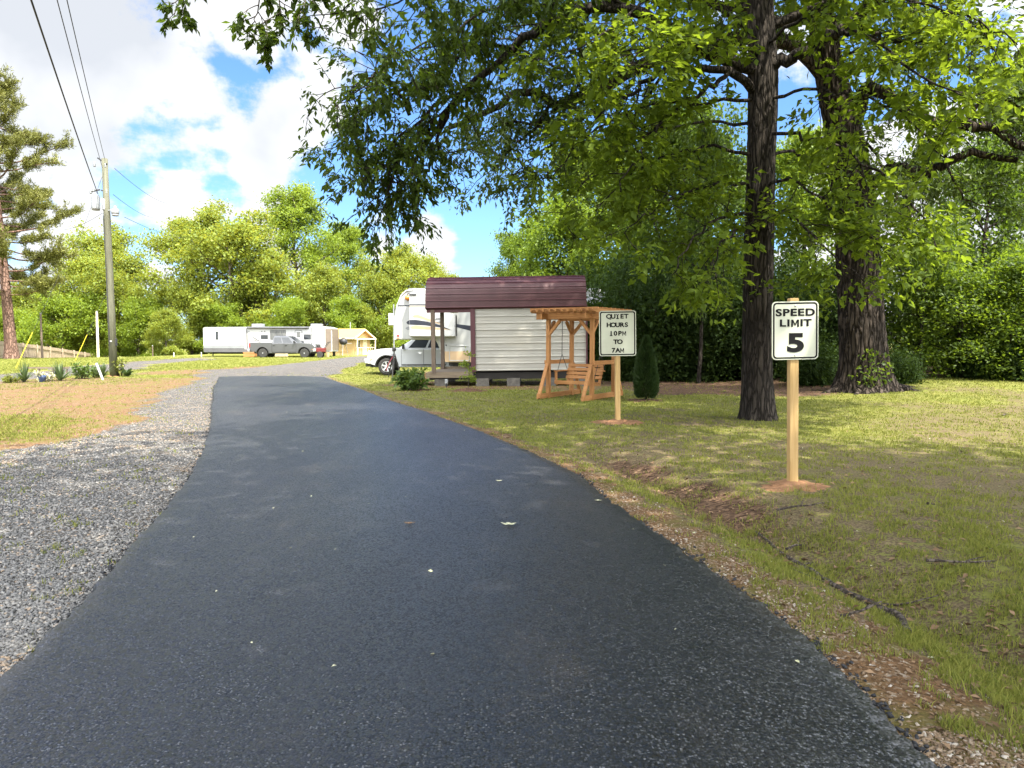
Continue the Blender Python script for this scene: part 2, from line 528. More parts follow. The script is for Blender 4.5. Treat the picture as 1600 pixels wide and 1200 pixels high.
def copy_tree(o, loc, rotz, label, group=None, scale=None, parent=None):
    c = o.copy(); COL.objects.link(c)
    if parent is None:
        c.location = tuple(float(v) for v in loc); c.rotation_euler = (0, 0, rotz)
        c['label'] = label
        if group: c['group'] = group
        if scale is not None: c.scale = scale if hasattr(scale, '__len__') else (scale,) * 3
    else:
        c.parent = parent
    for ch in list(o.children):
        if ch.name != c.name: copy_tree(ch, None, 0, None, parent=c)
    return c


# ------------------------------------------------------------------ numpy noise
def vnoise(x, y, scale=1.0, seed=0):
    g = np.random.default_rng(1000 + seed).random((256, 256))
    x = np.asarray(x) * scale + 1000.3; y = np.asarray(y) * scale + 1000.7
    xi, yi = np.floor(x).astype(int), np.floor(y).astype(int)
    fx, fy = x - xi, y - yi
    fx, fy = fx * fx * (3 - 2 * fx), fy * fy * (3 - 2 * fy)
    a, b = g[xi % 256, yi % 256], g[(xi + 1) % 256, yi % 256]
    c, d = g[xi % 256, (yi + 1) % 256], g[(xi + 1) % 256, (yi + 1) % 256]
    return (a * (1 - fx) + b * fx) * (1 - fy) + (c * (1 - fx) + d * fx) * fy


def fbm(x, y, scale, seed=0, o=3):
    s, a, t = 0, 1.0, 0
    for i in range(o):
        s = s + a * vnoise(x, y, scale * 2 ** i, seed + i * 17); t += a; a *= 0.5
    return s / t


def ss(x, a, b):
    t = np.clip((x - a) / (b - a), 0, 1)
    return t * t * (3 - 2 * t)


def sdf(x, y, poly):
    """signed distance, positive inside"""
    x, y = np.asarray(x, float), np.asarray(y, float)
    d = np.full(x.shape, 1e9); ins = np.zeros(x.shape, bool)
    n = len(poly)
    for i in range(n):
        ax, ay = poly[i][0], poly[i][1]; bx, by = poly[(i + 1) % n][0], poly[(i + 1) % n][1]
        ex, ey = bx - ax, by - ay
        t = np.clip(((x - ax) * ex + (y - ay) * ey) / (ex * ex + ey * ey + 1e-12), 0, 1)
        d = np.minimum(d, np.hypot(x - ax - t * ex, y - ay - t * ey))
        if abs(ey) > 1e-12:
            c = ((ay > y) != (by > y)) & (x < ex * (y - ay) / ey + ax)
            ins ^= c
    return np.where(ins, d, -d)

# ------------------------------------------------------------------ terrain, road, gravel
_le = [G(*p)[:2] for p in [(0, 1085), (75, 1008), (150, 930), (215, 850), (262, 800), (300, 750), (322, 705), (331, 665), (333, 630), (335, 606), (343, 591)]]
_re = [G(*p)[:2] for p in [(1440, 1200), (1345, 1100), (1250, 1000), (1150, 930), (1050, 860), (950, 790), (900, 745), (830, 712), (740, 675), (660, 645), (600, 625), (545, 604), (502, 590)]]
_le = np.array([(-1.75, -12), (-2.0, 0.5)] + [tuple(p) for p in _le]); _re = np.array([(1.2, -12), (1.32, 0.5)] + [tuple(p) for p in _re])
ROAD_END = 28.6


def road_l(y): return np.interp(y, _le[:, 1], _le[:, 0])
def road_r(y): return np.interp(y, _re[:, 1], _re[:, 0])


def terrain(x, y):
    x, y = np.asarray(x, float), np.asarray(y, float)
    z = 0.035 * (fbm(x, y, 0.35, 3) - 0.5)
    z = z + 0.30 * ss(x, 6, 13) * ss(y, 14, 24)                    # gentle rise to the woods
    z = z + 0.25 * ss(x, 9, 30) * ss(y, 2, 14)
    dr = x - road_r(y)
    z = z - 0.13 * np.exp(-((dr - 0.95 - 0.25 * (vnoise(y, y * 0, 0.5, 5) - .5)) / 0.36) ** 2) * ss(y, 1.0, 2.5) * (1 - ss(y, 9, 12))   # shallow ditch
    z = z + 0.04 * np.exp(-((dr - 2.6) / 1.0) ** 2) * (1 - ss(y, 12, 16))
    z = z - 0.16 * np.exp(-(((x + 4.2) / 4.0) ** 2 + ((y - 34.0) / 3.0) ** 2))  # hollow under the white pickup
    z = z - 2.3 * ss(y, 56, 95) * ss(-x, 30, 46)                   # ground falls away along the fence
    onroad = ss(dr, 0.15, -0.15) * ss(x - road_l(y), -0.15, 0.15) * ss(y, ROAD_END + .6, ROAD_END)
    return z * (1 - onroad) + 0.0 * onroad


def gpt(px, py, it=6):
    """ground point seen at a pixel of the photograph"""
    z = 0.0
    for _ in range(it):
        p = G(px, py, z)
        z = float(terrain(p[0], p[1]))
    return G(px, py, z)


def zpoly(*pts):
    return [tuple(G(*p)[:2]) for p in pts]


lot = [tuple(p) for p in zpoly((338, 587), (285, 602), (232, 640), (165, 668), (110, 690), (0, 700), (-400, 706), (-1500, 720))] + [(-30, -12), (-1.5, -12), (-1.6, 0.5)] + [(a + 0.35, b) for a, b in _le[2:]]
soil_z = [zpoly((338, 588), (335, 600), (262, 640), (190, 652), (0, 646), (-400, 646), (-900, 640), (-900, 614), (-300, 616), (0, 608), (130, 602), (215, 596), (290, 590), (215, 581), (330, 578), (420, 570), (400, 588))]
patch_z = zpoly((-900, 640), (-400, 644), (0, 648), (150, 650), (190, 654), (120, 682), (70, 690), (0, 698), (-300, 702), (-900, 706))
lane = zpoly((335, 592), (300, 588), (330, 579), (400, 574), (470, 567), (548, 558), (640, 553), (640, 556.5), (575, 563), (535, 576), (508, 592))
lane2 = zpoly((-900, 606), (-300, 590), (0, 586), (60, 579), (120, 572), (200, 566), (330, 558), (330, 561), (240, 570), (215, 577), (150, 582), (60, 590), (0, 600), (-300, 606))
wood_z = zpoly((1030, 618), (1100, 616), (1160, 618), (1290, 620), (1400, 607), (1500, 606), (1640, 610), (2600, 616)) + [(60, 20), (60, 80), (8, 80)] + zpoly((1000, 575), (930, 590), (960, 605))
soil_w = zpoly((560, 602), (660, 596), (860, 596), (960, 596), (940, 612), (700, 606))

xs = np.concatenate([-np.geomspace(900, 13, 46), np.arange(-12.5, -4, 0.16), np.arange(-4, 6.0, 0.075), np.arange(6, 14, 0.16), np.geomspace(14.2, 900, 46)])
ys = np.concatenate([-np.geomspace(600, 3, 22), np.arange(-2.5, 1.8, 0.3), np.arange(1.9, 9, 0.07), np.arange(9, 16, 0.12), np.arange(16, 32, 0.2), np.arange(32, 75, 0.6), np.geomspace(75.5, 2500, 50)])
X, Y = np.meshgrid(xs, ys)
Zt = terrain(X, Y)
jig = (fbm(X, Y, 0.7, 21, 4) - 0.5)


def zones(x, y):
    j = (fbm(x, y, 0.45, 21, 4) - 0.5)
    j2 = (fbm(x, y, 2.1, 29, 3) - 0.5)
    k = 1 + 0.04 * np.clip(y, 0, 60)
    g = ss(sdf(x, y, lot) + j * 1.3 + j2 * 0.7, -0.6, 0.5)
    g = np.maximum(g, ss(sdf(x, y, lane) + j * 0.9, -0.5, 0.3))
    g = np.maximum(g, ss(sdf(x, y, lane2) + j * 0.9, -0.4, 0.3))
    soil = ss(sdf(x, y, soil_z[0]) + j * 3.4, -0.9, 0.9)
    soil = np.maximum(soil, 0.75 * ss(sdf(x, y, soil_w) + j * 1.5, -0.6, 0.5))
    dr = x - road_r(y)
    verge = ss(dr + 0.6 * j2, 0.66 + 0.55 * np.clip(1 - y / 11, 0, 1), 0.15) * (y < ROAD_END) * (y > -8)
    soil = np.maximum(soil, verge * (1.0 - 0.45 * ss(y, 9, 20)))
    ditch = np.exp(-((dr - 1.05) / 0.42) ** 2) * ss(y, 1, 2.5) * (1 - ss(y, 8, 11)) * (0.2 + 0.8 * ss(vnoise(x, y, 0.9, 41), .3, .75))
    pt = ss(sdf(x, y, patch_z) + j * 1.6, -0.5, 0.6)
    lit = ss(sdf(x, y, wood_z) + j * 2.0, -0.7, 0.8)
    lit = np.maximum(lit, np.clip(ditch, 0, 0.85))
    right = (dr > 0) & (y < 40)
    lush = np.where(right, 0.50 + 0.75 * (fbm(x, y, 0.55, 51, 4) - 0.5), 0.80)
    lush = np.where(right & (y > 14), lush + 0.12 * ss(y, 14, 20), lush)
    lush = np.where(right, lush - 0.08 * ss(x, 4.5, 7.0) * (1 - ss(y, 7, 10)), lush)
    lush = lush * (1 - np.where(x < road_l(y), (0.86 + .3 * (vnoise(x, y, 0.8, 88) - .45)), 0.86 + .25 * (vnoise(x, y, 1.6, 89) - .5)) * soil) * (1 - 0.75 * lit)
    lush = np.where(x < road_l(y), lush * (1 - 0.93 * g), lush * (1 - 0.97 * g))
    lush = np.maximum(lush, pt * 0.95 * (1 - 0.3 * g))
    g = g * (1 - 0.85 * pt)
    weeds = ss(fbm(x, y, 0.55, 77, 4), 0.60, 0.68) * (x < road_l(y)) * (y > 7) * (y < 24) * 0.45 * ss(road_l(y) - x, 2.0, 4.0)
    lush = np.maximum(lush, weeds)
    g = g * (1 - 0.9 * ss(weeds, 0.1, 0.45))
    return np.clip(g, 0, 1), np.clip(soil, 0, 1), np.clip(lush, 0, 1), np.clip(lit, 0, 1)


gm, sm_, lm, tm = zones(X, Y)

# --- ground material: grass, soil, gravel and litter by where they lie
m, t, b = new_mat('ground of grass soil and gravel')
v = t.coord()
ga, sa, la, ta = t.attr('gravel'), t.attr('soil'), t.attr('lush'), t.attr('litter')
f1, f2, f3 = t.noise(v, 1.7, 5, 0.6), t.noise(v, 9, 5, 0.62), t.noise(v, 46, 4, 0.6)
grass = t.mix(f2, (0.074, 0.094, 0.018), (0.190, 0.192, 0.044))
grass = t.mix(t.sstep(f1, 0.4, 0.7), grass, (0.190, 0.185, 0.045))
dirt = t.mix(t.sstep(f3, 0.35, 0.7), (0.070, 0.052, 0.030), (0.20, 0.155, 0.085))
dirt = t.mix(t.sstep(f1, 0.55, 0.75), dirt, (0.10, 0.085, 0.035))
lawn = t.mix(t.sstep(t.math('ADD', la, t.math('ADD', t.math('MULTIPLY', t.math('SUBTRACT', f2, .5), 1.1), t.math('MULTIPLY', t.math('SUBTRACT', f3, .5), 1.0))), 0.36, 0.60), dirt, grass)
pv = t.voro(v, 55, out='Color'); pd = t.voro(v, 55)
psep = t.node('ShaderNodeSeparateColor'); t.put(psep.inputs[0], pv)
tan = t.ramp(psep.outputs[0], [(0.0, (0.062, 0.034, 0.015)), (0.55, (0.120, 0.067, 0.031)), (0.88, (0.175, 0.112, 0.062)), (1.0, (0.31, 0.27, 0.22))])
tan = t.mix(t.sstep(f3, 0.45, 0.75), tan, (0.22, 0.125, 0.062))
tan = t.mix(t.math('MULTIPLY', t.sstep(f1, 0.46, 0.62), 0.75), tan, (0.115, 0.105, 0.028))
col = t.mix(t.sstep(t.math('ADD', sa, t.math('MULTIPLY', t.math('SUBTRACT', f2, .5), 0.9)), 0.35, 0.65), lawn, tan)
lv = t.voro(t.scale(v, (1, 1.6, 1)), 26, out='Color'); ls = t.node('ShaderNodeSeparateColor'); t.put(ls.inputs[0], lv)
litc = t.ramp(ls.outputs[0], [(0, (0.045, 0.027, 0.017)), (0.6, (0.105, 0.062, 0.038)), (1, (0.18, 0.115, 0.07))])
col = t.mix(t.sstep(t.math('ADD', ta, t.math('MULTIPLY', t.math('SUBTRACT', f2, .5), 1.0)), 0.35, 0.65), col, litc)
gv, gd = t.voro(v, 34, out='Color'), t.voro(v, 34)
gs = t.node('ShaderNodeSeparateColor'); t.put(gs.inputs[0], gv)
grc = t.ramp(gs.outputs[0], [(0, (0.07, 0.071, 0.073)), (0.5, (0.15, 0.15, 0.15)), (0.8, (0.21, 0.208, 0.203)), (0.93, (0.40, 0.38, 0.34)), (1, (0.34, 0.24, 0.15))])
grc = t.mix(t.sstep(gd, 0.28, 0.62), grc, (0.055, 0.05, 0.045))
grc = t.mix(t.math('MULTIPLY', t.sstep(f1, 0.5, 0.72), 0.45), grc, (0.24, 0.18, 0.12))
gk = t.sstep(t.math('ADD', ga, t.math('MULTIPLY', t.math('SUBTRACT', f2, .5), 0.9)), 0.38, 0.62)
col = t.mix(gk, col, grc)
t.put(b.inputs['Base Color'], col)
b.inputs['Roughness'].default_value = 0.93
b.inputs['Specular IOR Level'].default_value = 0.15
hgt = t.math('ADD', t.math('MULTIPLY', t.math('SUBTRACT', 1.0, gd), t.math('MULTIPLY', gk, 0.9)), t.math('MULTIPLY', t.math('ADD', f3, f2), 0.6))
t.put(b.inputs['Normal'], t.bump(hgt, 0.9, 0.03))
M['ground'] = m

nx, ny = len(xs), len(ys)
idx = np.arange(nx * ny).reshape(ny, nx)
quads = np.stack([idx[:-1, :-1], idx[:-1, 1:], idx[1:, 1:], idx[1:, :-1]], -1).reshape(-1, 4)
VV = np.stack([X, Y, Zt], -1).reshape(-1, 3)
cg = gm.ravel()[quads].mean(1)
# cells well under the asphalt stay ground; gravel cells form their own sheet that meets the ground edge to edge
att = dict(gravel=gm.ravel(), soil=sm_.ravel(), lush=lm.ravel(), litter=tm.ravel())


def sub_sheet(name, sel, **kw):
    q = quads[sel]
    used, inv = np.unique(q.ravel(), return_inverse=True)
    o = np_mesh(name, VV[used], inv.reshape(-1, 4), M['ground'], {k: a[used] for k, a in att.items()}, smooth=True)
    return tag(o, kind='structure', **kw)


sub_sheet('ground', cg < 0.5)
sub_sheet('gravel_driveway', cg >= 0.5)

# --- asphalt
m, t, b = new_mat('fresh asphalt')
v = t.coord()
vo, vc = t.voro(v, 95), t.voro(v, 95, out='Color')
vs_ = t.node('ShaderNodeSeparateColor'); t.put(vs_.inputs[0], vc)
big, mid = t.noise(v, 0.55, 5, 0.6), t.noise(v, 3.2, 5, 0.6)
st = t.ramp(vs_.outputs[0], [(0.0, (0.008, 0.009, 0.0115)), (0.45, (0.019, 0.021, 0.0265)), (0.80, (0.058, 0.062, 0.074)), (0.98, (0.13, 0.136, 0.15))])
st = t.mix(t.sstep(vo, 0.30, 0.6), st, (0.012, 0.012, 0.013))
st = t.mix(t.math('MULTIPLY', t.sstep(mid, 0.35, 0.7), 0.35), st, (0.028, 0.029, 0.032))
dust = t.math('MULTIPLY', t.sstep(t.noise(t.scale(v, (1, .6, 1)), 0.75, 6, 0.68), 0.52, 0.76), 0.26)
st = t.mix(dust, st, (0.15, 0.12, 0.09))
t.put(b.inputs['Base Color'], st)
t.put(b.inputs['Roughness'], t.math('ADD', 0.22, t.math('MULTIPLY', t.noise(t.scale(v, (1, .25, 1)), 0.9, 6, 0.65), 0.32)))
b.inputs['Specular IOR Level'].default_value = 0.65
hh = t.math('ADD', t.math('MULTIPLY', t.math('SUBTRACT', 1.0, vo), 1.0), t.math('MULTIPLY', t.noise(v, 60, 3), 0.6))
fac = t.vmath('SCALE', t.vmath('SUBTRACT', vc, (0.5, 0.5, 0.5)), 0.62)                 # every grain of stone is tilted its own way
nrm = t.vmath('NORMALIZE', t.vmath('ADD', t.bump(hh, 0.35, 0.006), fac))
t.put(b.inputs['Normal'], nrm)
M['asphalt'] = m
def road_z(x, y):
    u = np.clip((x - road_l(y)) / (road_r(y) - road_l(y)), 0, 1)
    return 0.050 + 0.03 * np.sin(math.pi * u) + 0.012 * (fbm(x, y, 0.5, 71, 2) - .5)


ry = np.concatenate([np.arange(-12, 1.5, 0.3), np.arange(1.5, 12, 0.025), np.arange(12, ROAD_END, 0.06)])
nw = 34
en = lambda y, s: 0.035 * (vnoise(y, y * 0 + s, 6, 61) - .5) + 0.045 * (vnoise(y, y * 0 + s, 22, 62) - .5) + 0.07 * (vnoise(y, y * 0 + s, 0.55, 63) - .5) * (y < 26)
L_, R_ = road_l(ry) + en(ry, 3), road_r(ry) + en(ry, 9)
cols = []
tt = np.linspace(0, 1, nw)
for k in range(-2, nw + 2):
    if k < 0:
        x = L_ - (0.05 if k == -2 else 0.014); z = np.full(len(ry), -0.10 if k == -2 else 0.022)
    elif k >= nw:
        x = R_ + (0.014 if k == nw else 0.05); z = np.full(len(ry), 0.022 if k == nw else -0.10)
    else:
        x = L_ * (1 - tt[k]) + R_ * tt[k]
        z = road_z(x, ry)
    cols.append(np.stack([x, ry, z], -1))
RV = np.stack(cols, 1)
RV[-1, :, 2] = np.minimum(RV[-1, :, 2], -0.02)
RV[-1, :, 1] += 0.25 * (vnoise(RV[-1, :, 0], RV[-1, :, 0] * 0, 1.3, 9) - .5)
a_ = np.arange(RV.shape[0] * RV.shape[1]).reshape(RV.shape[:2])
rq = np.stack([a_[:-1, :-1], a_[:-1, 1:], a_[1:, 1:], a_[1:, :-1]], -1).reshape(-1, 4)
road = np_mesh('road', RV.reshape(-1, 3), rq, M['asphalt'], smooth=True)
tag(road, kind='structure')


# ------------------------------------------------------------------ loose stuff on the ground
def view_points(n, y0, y1, pw=1.0, margin=1.08, seed=1, x_lo=None, x_hi=None):
    r = np.random.default_rng(seed)
    y = (y0 ** (1 - pw) + r.random(n) * (y1 ** (1 - pw) - y0 ** (1 - pw))) ** (1 / (1 - pw)) if pw != 1.0 else y0 * (y1 / y0) ** r.random(n)
    hw = y * 0.70 * margin + 0.6
    x = (r.random(n) * 2 - 1) * hw
    return x, y, r


def on_road(x, y, e=0.03):
    return (x > road_l(y) - e) & (x < road_r(y) + e) & (y < ROAD_END + 0.1)


def blades(x, y, r, h0, h1, wd, lean=0.55):
    n = len(x)
    z = terrain(x, y)
    a = r.random(n) * 2 * math.pi
    h = h0 + (h1 - h0) * r.random(n) ** 1.6
    w = wd * (0.7 + 0.6 * r.random(n)) * 0.5
    la = r.random(n) * 2 * math.pi
    le = h * lean * (0.25 + r.random(n))
    base = np.stack([x, y, z - 0.004], -1)
    side = np.stack([np.cos(a), np.sin(a), a * 0], -1) * w[:, None]
    dirv = np.stack([np.cos(la) * le, np.sin(la) * le, h], -1)
    midp = base + np.stack([np.cos(la) * le * .32, np.sin(la) * le * .32, h * .6], -1)
    V = np.stack([base - side, base + side, midp + side * .8, midp - side * .8, base + dirv], 1).reshape(-1, 3)
    i = np.arange(n)[:, None] * 5
    T = np.concatenate([i + [[0, 1, 2]], i + [[0, 2, 3]], i + [[3, 2, 4]]])
    return V, T, np.repeat(r.random(n), 5)


def grass(name, parts):
    Vs, Ts, tn, o = [], [], [], 0
    for V, T, k in parts:
        Vs.append(V); Ts.append(T + o); tn.append(k); o += len(V)
    return tag(np_mesh(name, np.concatenate(Vs), np.concatenate(Ts), M['blade'], {'tint': np.concatenate(tn)}), kind='stuff')


gp = []
x, y, r = view_points(1900000, 2.3, 34, 1.25, seed=11)
g_, s_, l_, t_ = zones(x, y)
clump = vnoise(x, y, 5.0, 33) * 0.55 + vnoise(x, y, 14, 34) * 0.45
md = np.minimum(np.hypot(x - gpt(1241.5, 759)[0], y - gpt(1241.5, 759)[1]), np.hypot(x - gpt(966, 660.5)[0], y - gpt(966, 660.5)[1]))
keep = (~on_road(x, y)) & (md > .26 + .22 * vnoise(x, y, 6, 44)) & (r.random(len(x)) < np.clip((l_ * 1.15 + (clump - 0.5) * 1.5 - 0.22), 0.0, 1) * 0.75)
x, y = x[keep], y[keep]
dd = np.clip(y, 3, 40)
V, T, k = blades(x, y, r, 0.012, 0.050, 0.0016 + 0.00085 * dd)
gp.append((V, T, k))
# taller tufts along the ditch and here and there on the lawn
tx, ty, r = view_points(2600, 2.4, 22, 1.2, seed=15)
_, _, l_, _ = zones(tx, ty)
dr = tx - road_r(ty)
prob = np.where((dr > 0.5) & (dr < 3.0) & (ty < 9), 0.8, 0.25) * (l_ > 0.2) * (vnoise(tx, ty, .9, 35) > .42)
keep = (~on_road(tx, ty, .12)) & (r.random(len(tx)) < prob)
tx, ty = tx[keep], ty[keep]
nb = 22
bx = np.repeat(tx, nb) + r.normal(0, 0.035, len(tx) * nb); by = np.repeat(ty, nb) + r.normal(0, 0.035, len(tx) * nb)
kk = ~on_road(bx, by, .02); bx, by = bx[kk], by[kk]
gp.append(blades(bx, by, r, 0.03, 0.095, 0.005, 0.8))
grass('grass', gp)
# far strips of lawn read as a low fringe of blades
x, y, r = view_points(170000, 34, 64, 1.1, seed=19)
g_, s_, l_, t_ = zones(x, y)
keep = (g_ < .4) & (r.random(len(x)) < l_)
fg = blades(x[keep], y[keep], r, 0.02, 0.06, 0.05)
grass('far_grass', [fg])


def stones(x, y, r, s0, s1, flat=0.5):
    n = len(x)
    z = terrain(x, y)
    sz = s0 + (s1 - s0) * r.random(n) ** 2
    ax = np.stack([sz * (0.8 + .6 * r.random(n)), sz * (0.55 + .4 * r.random(n)), sz * flat * (0.6 + .8 * r.random(n))], -1) * .5
    base = np.array([[1, .15, .1], [-1, -.1, .05], [.1, 1, -.1], [-.15, -1, 0.1], [.45, .4, .95], [-.45, -.35, .9], [.2, .1, -1.0], [.6, -.6, .6]])
    base = base[None] + r.normal(0, .16, (n, 8, 3))
    p = base * ax[:, None, :]
    a = r.random(n) * 2 * math.pi; c, s = np.cos(a)[:, None], np.sin(a)[:, None]
    ti = r.normal(0, .25, n)[:, None]
    px_, py_ = p[..., 0] * c - p[..., 1] * s, p[..., 0] * s + p[..., 1] * c
    V = np.stack([px_ + x[:, None], py_ + y[:, None], p[..., 2] + ti * p[..., 0] + z[:, None] + (ax[:, 2] * .45)[:, None]], -1).reshape(-1, 3)
    fc = np.array([[0, 2, 4], [2, 5, 4], [2, 1, 5], [1, 3, 5], [3, 7, 5], [5, 7, 4], [7, 0, 4], [3, 0, 7], [0, 6, 2], [2, 6, 1], [1, 6, 3], [3, 6, 0]])
    T = (np.arange(n)[:, None, None] * 8 + fc[None]).reshape(-1, 3)
    return V, T, np.repeat(r.random(n), 8)


m, t, b = new_mat('crushed stone')
c_ = t.ramp(t.attr('tint'), [(0, (0.085, 0.085, 0.086)), (0.35, (0.145, 0.145, 0.144)), (0.68, (0.20, 0.198, 0.192)), (0.88, (0.25, 0.243, 0.23)), (0.94, (0.29, 0.205, 0.13)), (1.0, (0.40, 0.385, 0.355))])
c_ = t.mix(t.math('MULTIPLY', t.noise(t.coord(), 90, 4), 0.35), c_, (0.20, 0.18, 0.16))
t.put(b.inputs['Base Color'], c_); b.inputs['Roughness'].default_value = 0.85; b.inputs['Specular IOR Level'].default_value = .3
M['stone'] = m
m, t, b = new_mat('tan roadside chippings')
c_ = t.ramp(t.attr('tint'), [(0, (0.12, 0.08, 0.045)), (0.5, (0.20, 0.14, 0.085)), (0.85, (0.29, 0.23, 0.165)), (1.0, (0.46, 0.43, 0.38))])
t.put(b.inputs['Base Color'], t.mix(t.math('MULTIPLY', t.noise(t.coord(), 80, 4), 0.3), c_, (0.2, 0.13, 0.08))); b.inputs['Roughness'].default_value = 0.9
M['stone_tan'] = m

x, y, r = view_points(560000, 2.3, 26, 1.45, seed=23)
g_, s_, l_, t_ = zones(x, y)
keep = (x < road_l(y) - 0.03) & (r.random(len(x)) < ss(g_, 0.25, 0.8) * (1 - 0.5 * ss(y, 8, 22)))
x, y = x[keep], y[keep]
V, T, k = stones(x, y, r, 0.009, 0.033)
warm = vnoise(x, y, 0.7, 91) * .6 + vnoise(x, y, 2.5, 92) * .4
k = np.repeat(np.where((warm + 0.18 * (y < 4.2) > 0.62) & (r.random(len(x)) < .5), 0.92 + .05 * r.random(len(x)), k[::8]), 8)
tag(np_mesh('gravel', V, T, M['stone'], {'tint': k}), kind='stuff')
x, y, r = view_points(260000, 2.3, 20, 1.6, seed=27)
dr = x - road_r(y)
keep = (dr > 0.0) & (r.random(len(x)) < np.clip(ss(dr, 0.8, 0.05) * (0.12 + .75 * (vnoise(x, y, 2.2, 93) > .45)), 0, 1))
V, T, k = stones(x[keep], y[keep], r, 0.006, 0.026)
tag(np_mesh('roadside_chippings', V, T, M['stone_tan'], {'tint': k}), kind='stuff')


# crumbs of asphalt broken off along both edges
r = np.random.default_rng(29)
yy = 2.2 * (24 / 2.2) ** r.random(5200)
sd = r.random(5200) < .6
x = np.where(sd, road_r(yy) + np.abs(r.normal(0, .045, 5200)), road_l(yy) - np.abs(r.normal(0, .035, 5200)))
V, T, k = stones(x, yy, r, 0.008, 0.034, .7)
tag(np_mesh('asphalt_crumbs', V, T, pm('broken asphalt', (0.016, 0.017, 0.020), (0.03, 0.031, 0.035), 60, 0.75), {'tint': k}), kind='stuff')


def leaf_geo(C, D, N, L, Wd, fold=0.18):
    """each leaf: two triangles folded along the midrib"""
    D = D / (np.linalg.norm(D, axis=1, keepdims=True) + 1e-9)
    Sd = np.cross(D, N); Sd /= (np.linalg.norm(Sd, axis=1, keepdims=True) + 1e-9)
    Nn = np.cross(Sd, D)
    L, Wd = np.asarray(L)[:, None], np.asarray(Wd)[:, None]
    m_ = C + D * L * 0.48 + Nn * Wd * fold
    V = np.stack([C, m_ - Sd * Wd * .5, C + D * L, m_ + Sd * Wd * .5], 1).reshape(-1, 3)
    i = np.arange(len(C))[:, None] * 4
    T = np.concatenate([i + [[0, 2, 1]], i + [[0, 3, 2]]])
    return V, T


def litter(name, x, y, r, mat, l0, l1, lift=0.01):
    n = len(x)
    zb = np.where(on_road(x, y, 0), road_z(x, y), terrain(x, y))
    a = r.random(n) * 2 * math.pi
    D = np.stack([np.cos(a), np.sin(a), r.normal(0, .25, n)], -1)
    N = np.stack([r.normal(0, .35, n), r.normal(0, .35, n), np.ones(n)], -1)
    L = l0 + (l1 - l0) * r.random(n)
    V, T = leaf_geo(np.stack([x, y, zb + lift * .6 + 0.006 * r.random(n)], -1), D, N, L, L * (0.4 + .25 * r.random(n)), 0.3)
    return tag(np_mesh(name, V, T, mat, {'tint': np.repeat(r.random(n), 4)}), kind='stuff')


x, y, r = view_points(90000, 2.3, 26, 1.2, seed=31)
_, _, _, t_ = zones(x, y)
dr = x - road_r(y)
keep = (dr > 0.15) & (r.random(len(x)) < 0.05 + 0.5 * t_)
litter('fallen_leaves', x[keep], y[keep], r, M['dead_leaf'], 0.018, 0.06)
x, y, r = view_points(420, 3, 26, 1.1, seed=37)
keep = (x > road_l(y) + 0.2) & ((x > road_r(y)) | (r.random(len(x)) < .35))
zx, zy = x[keep], y[keep]
V_ = litter('petals_and_leaf_scraps', zx, zy, r, M['pale_leaf'], 0.012, 0.032)

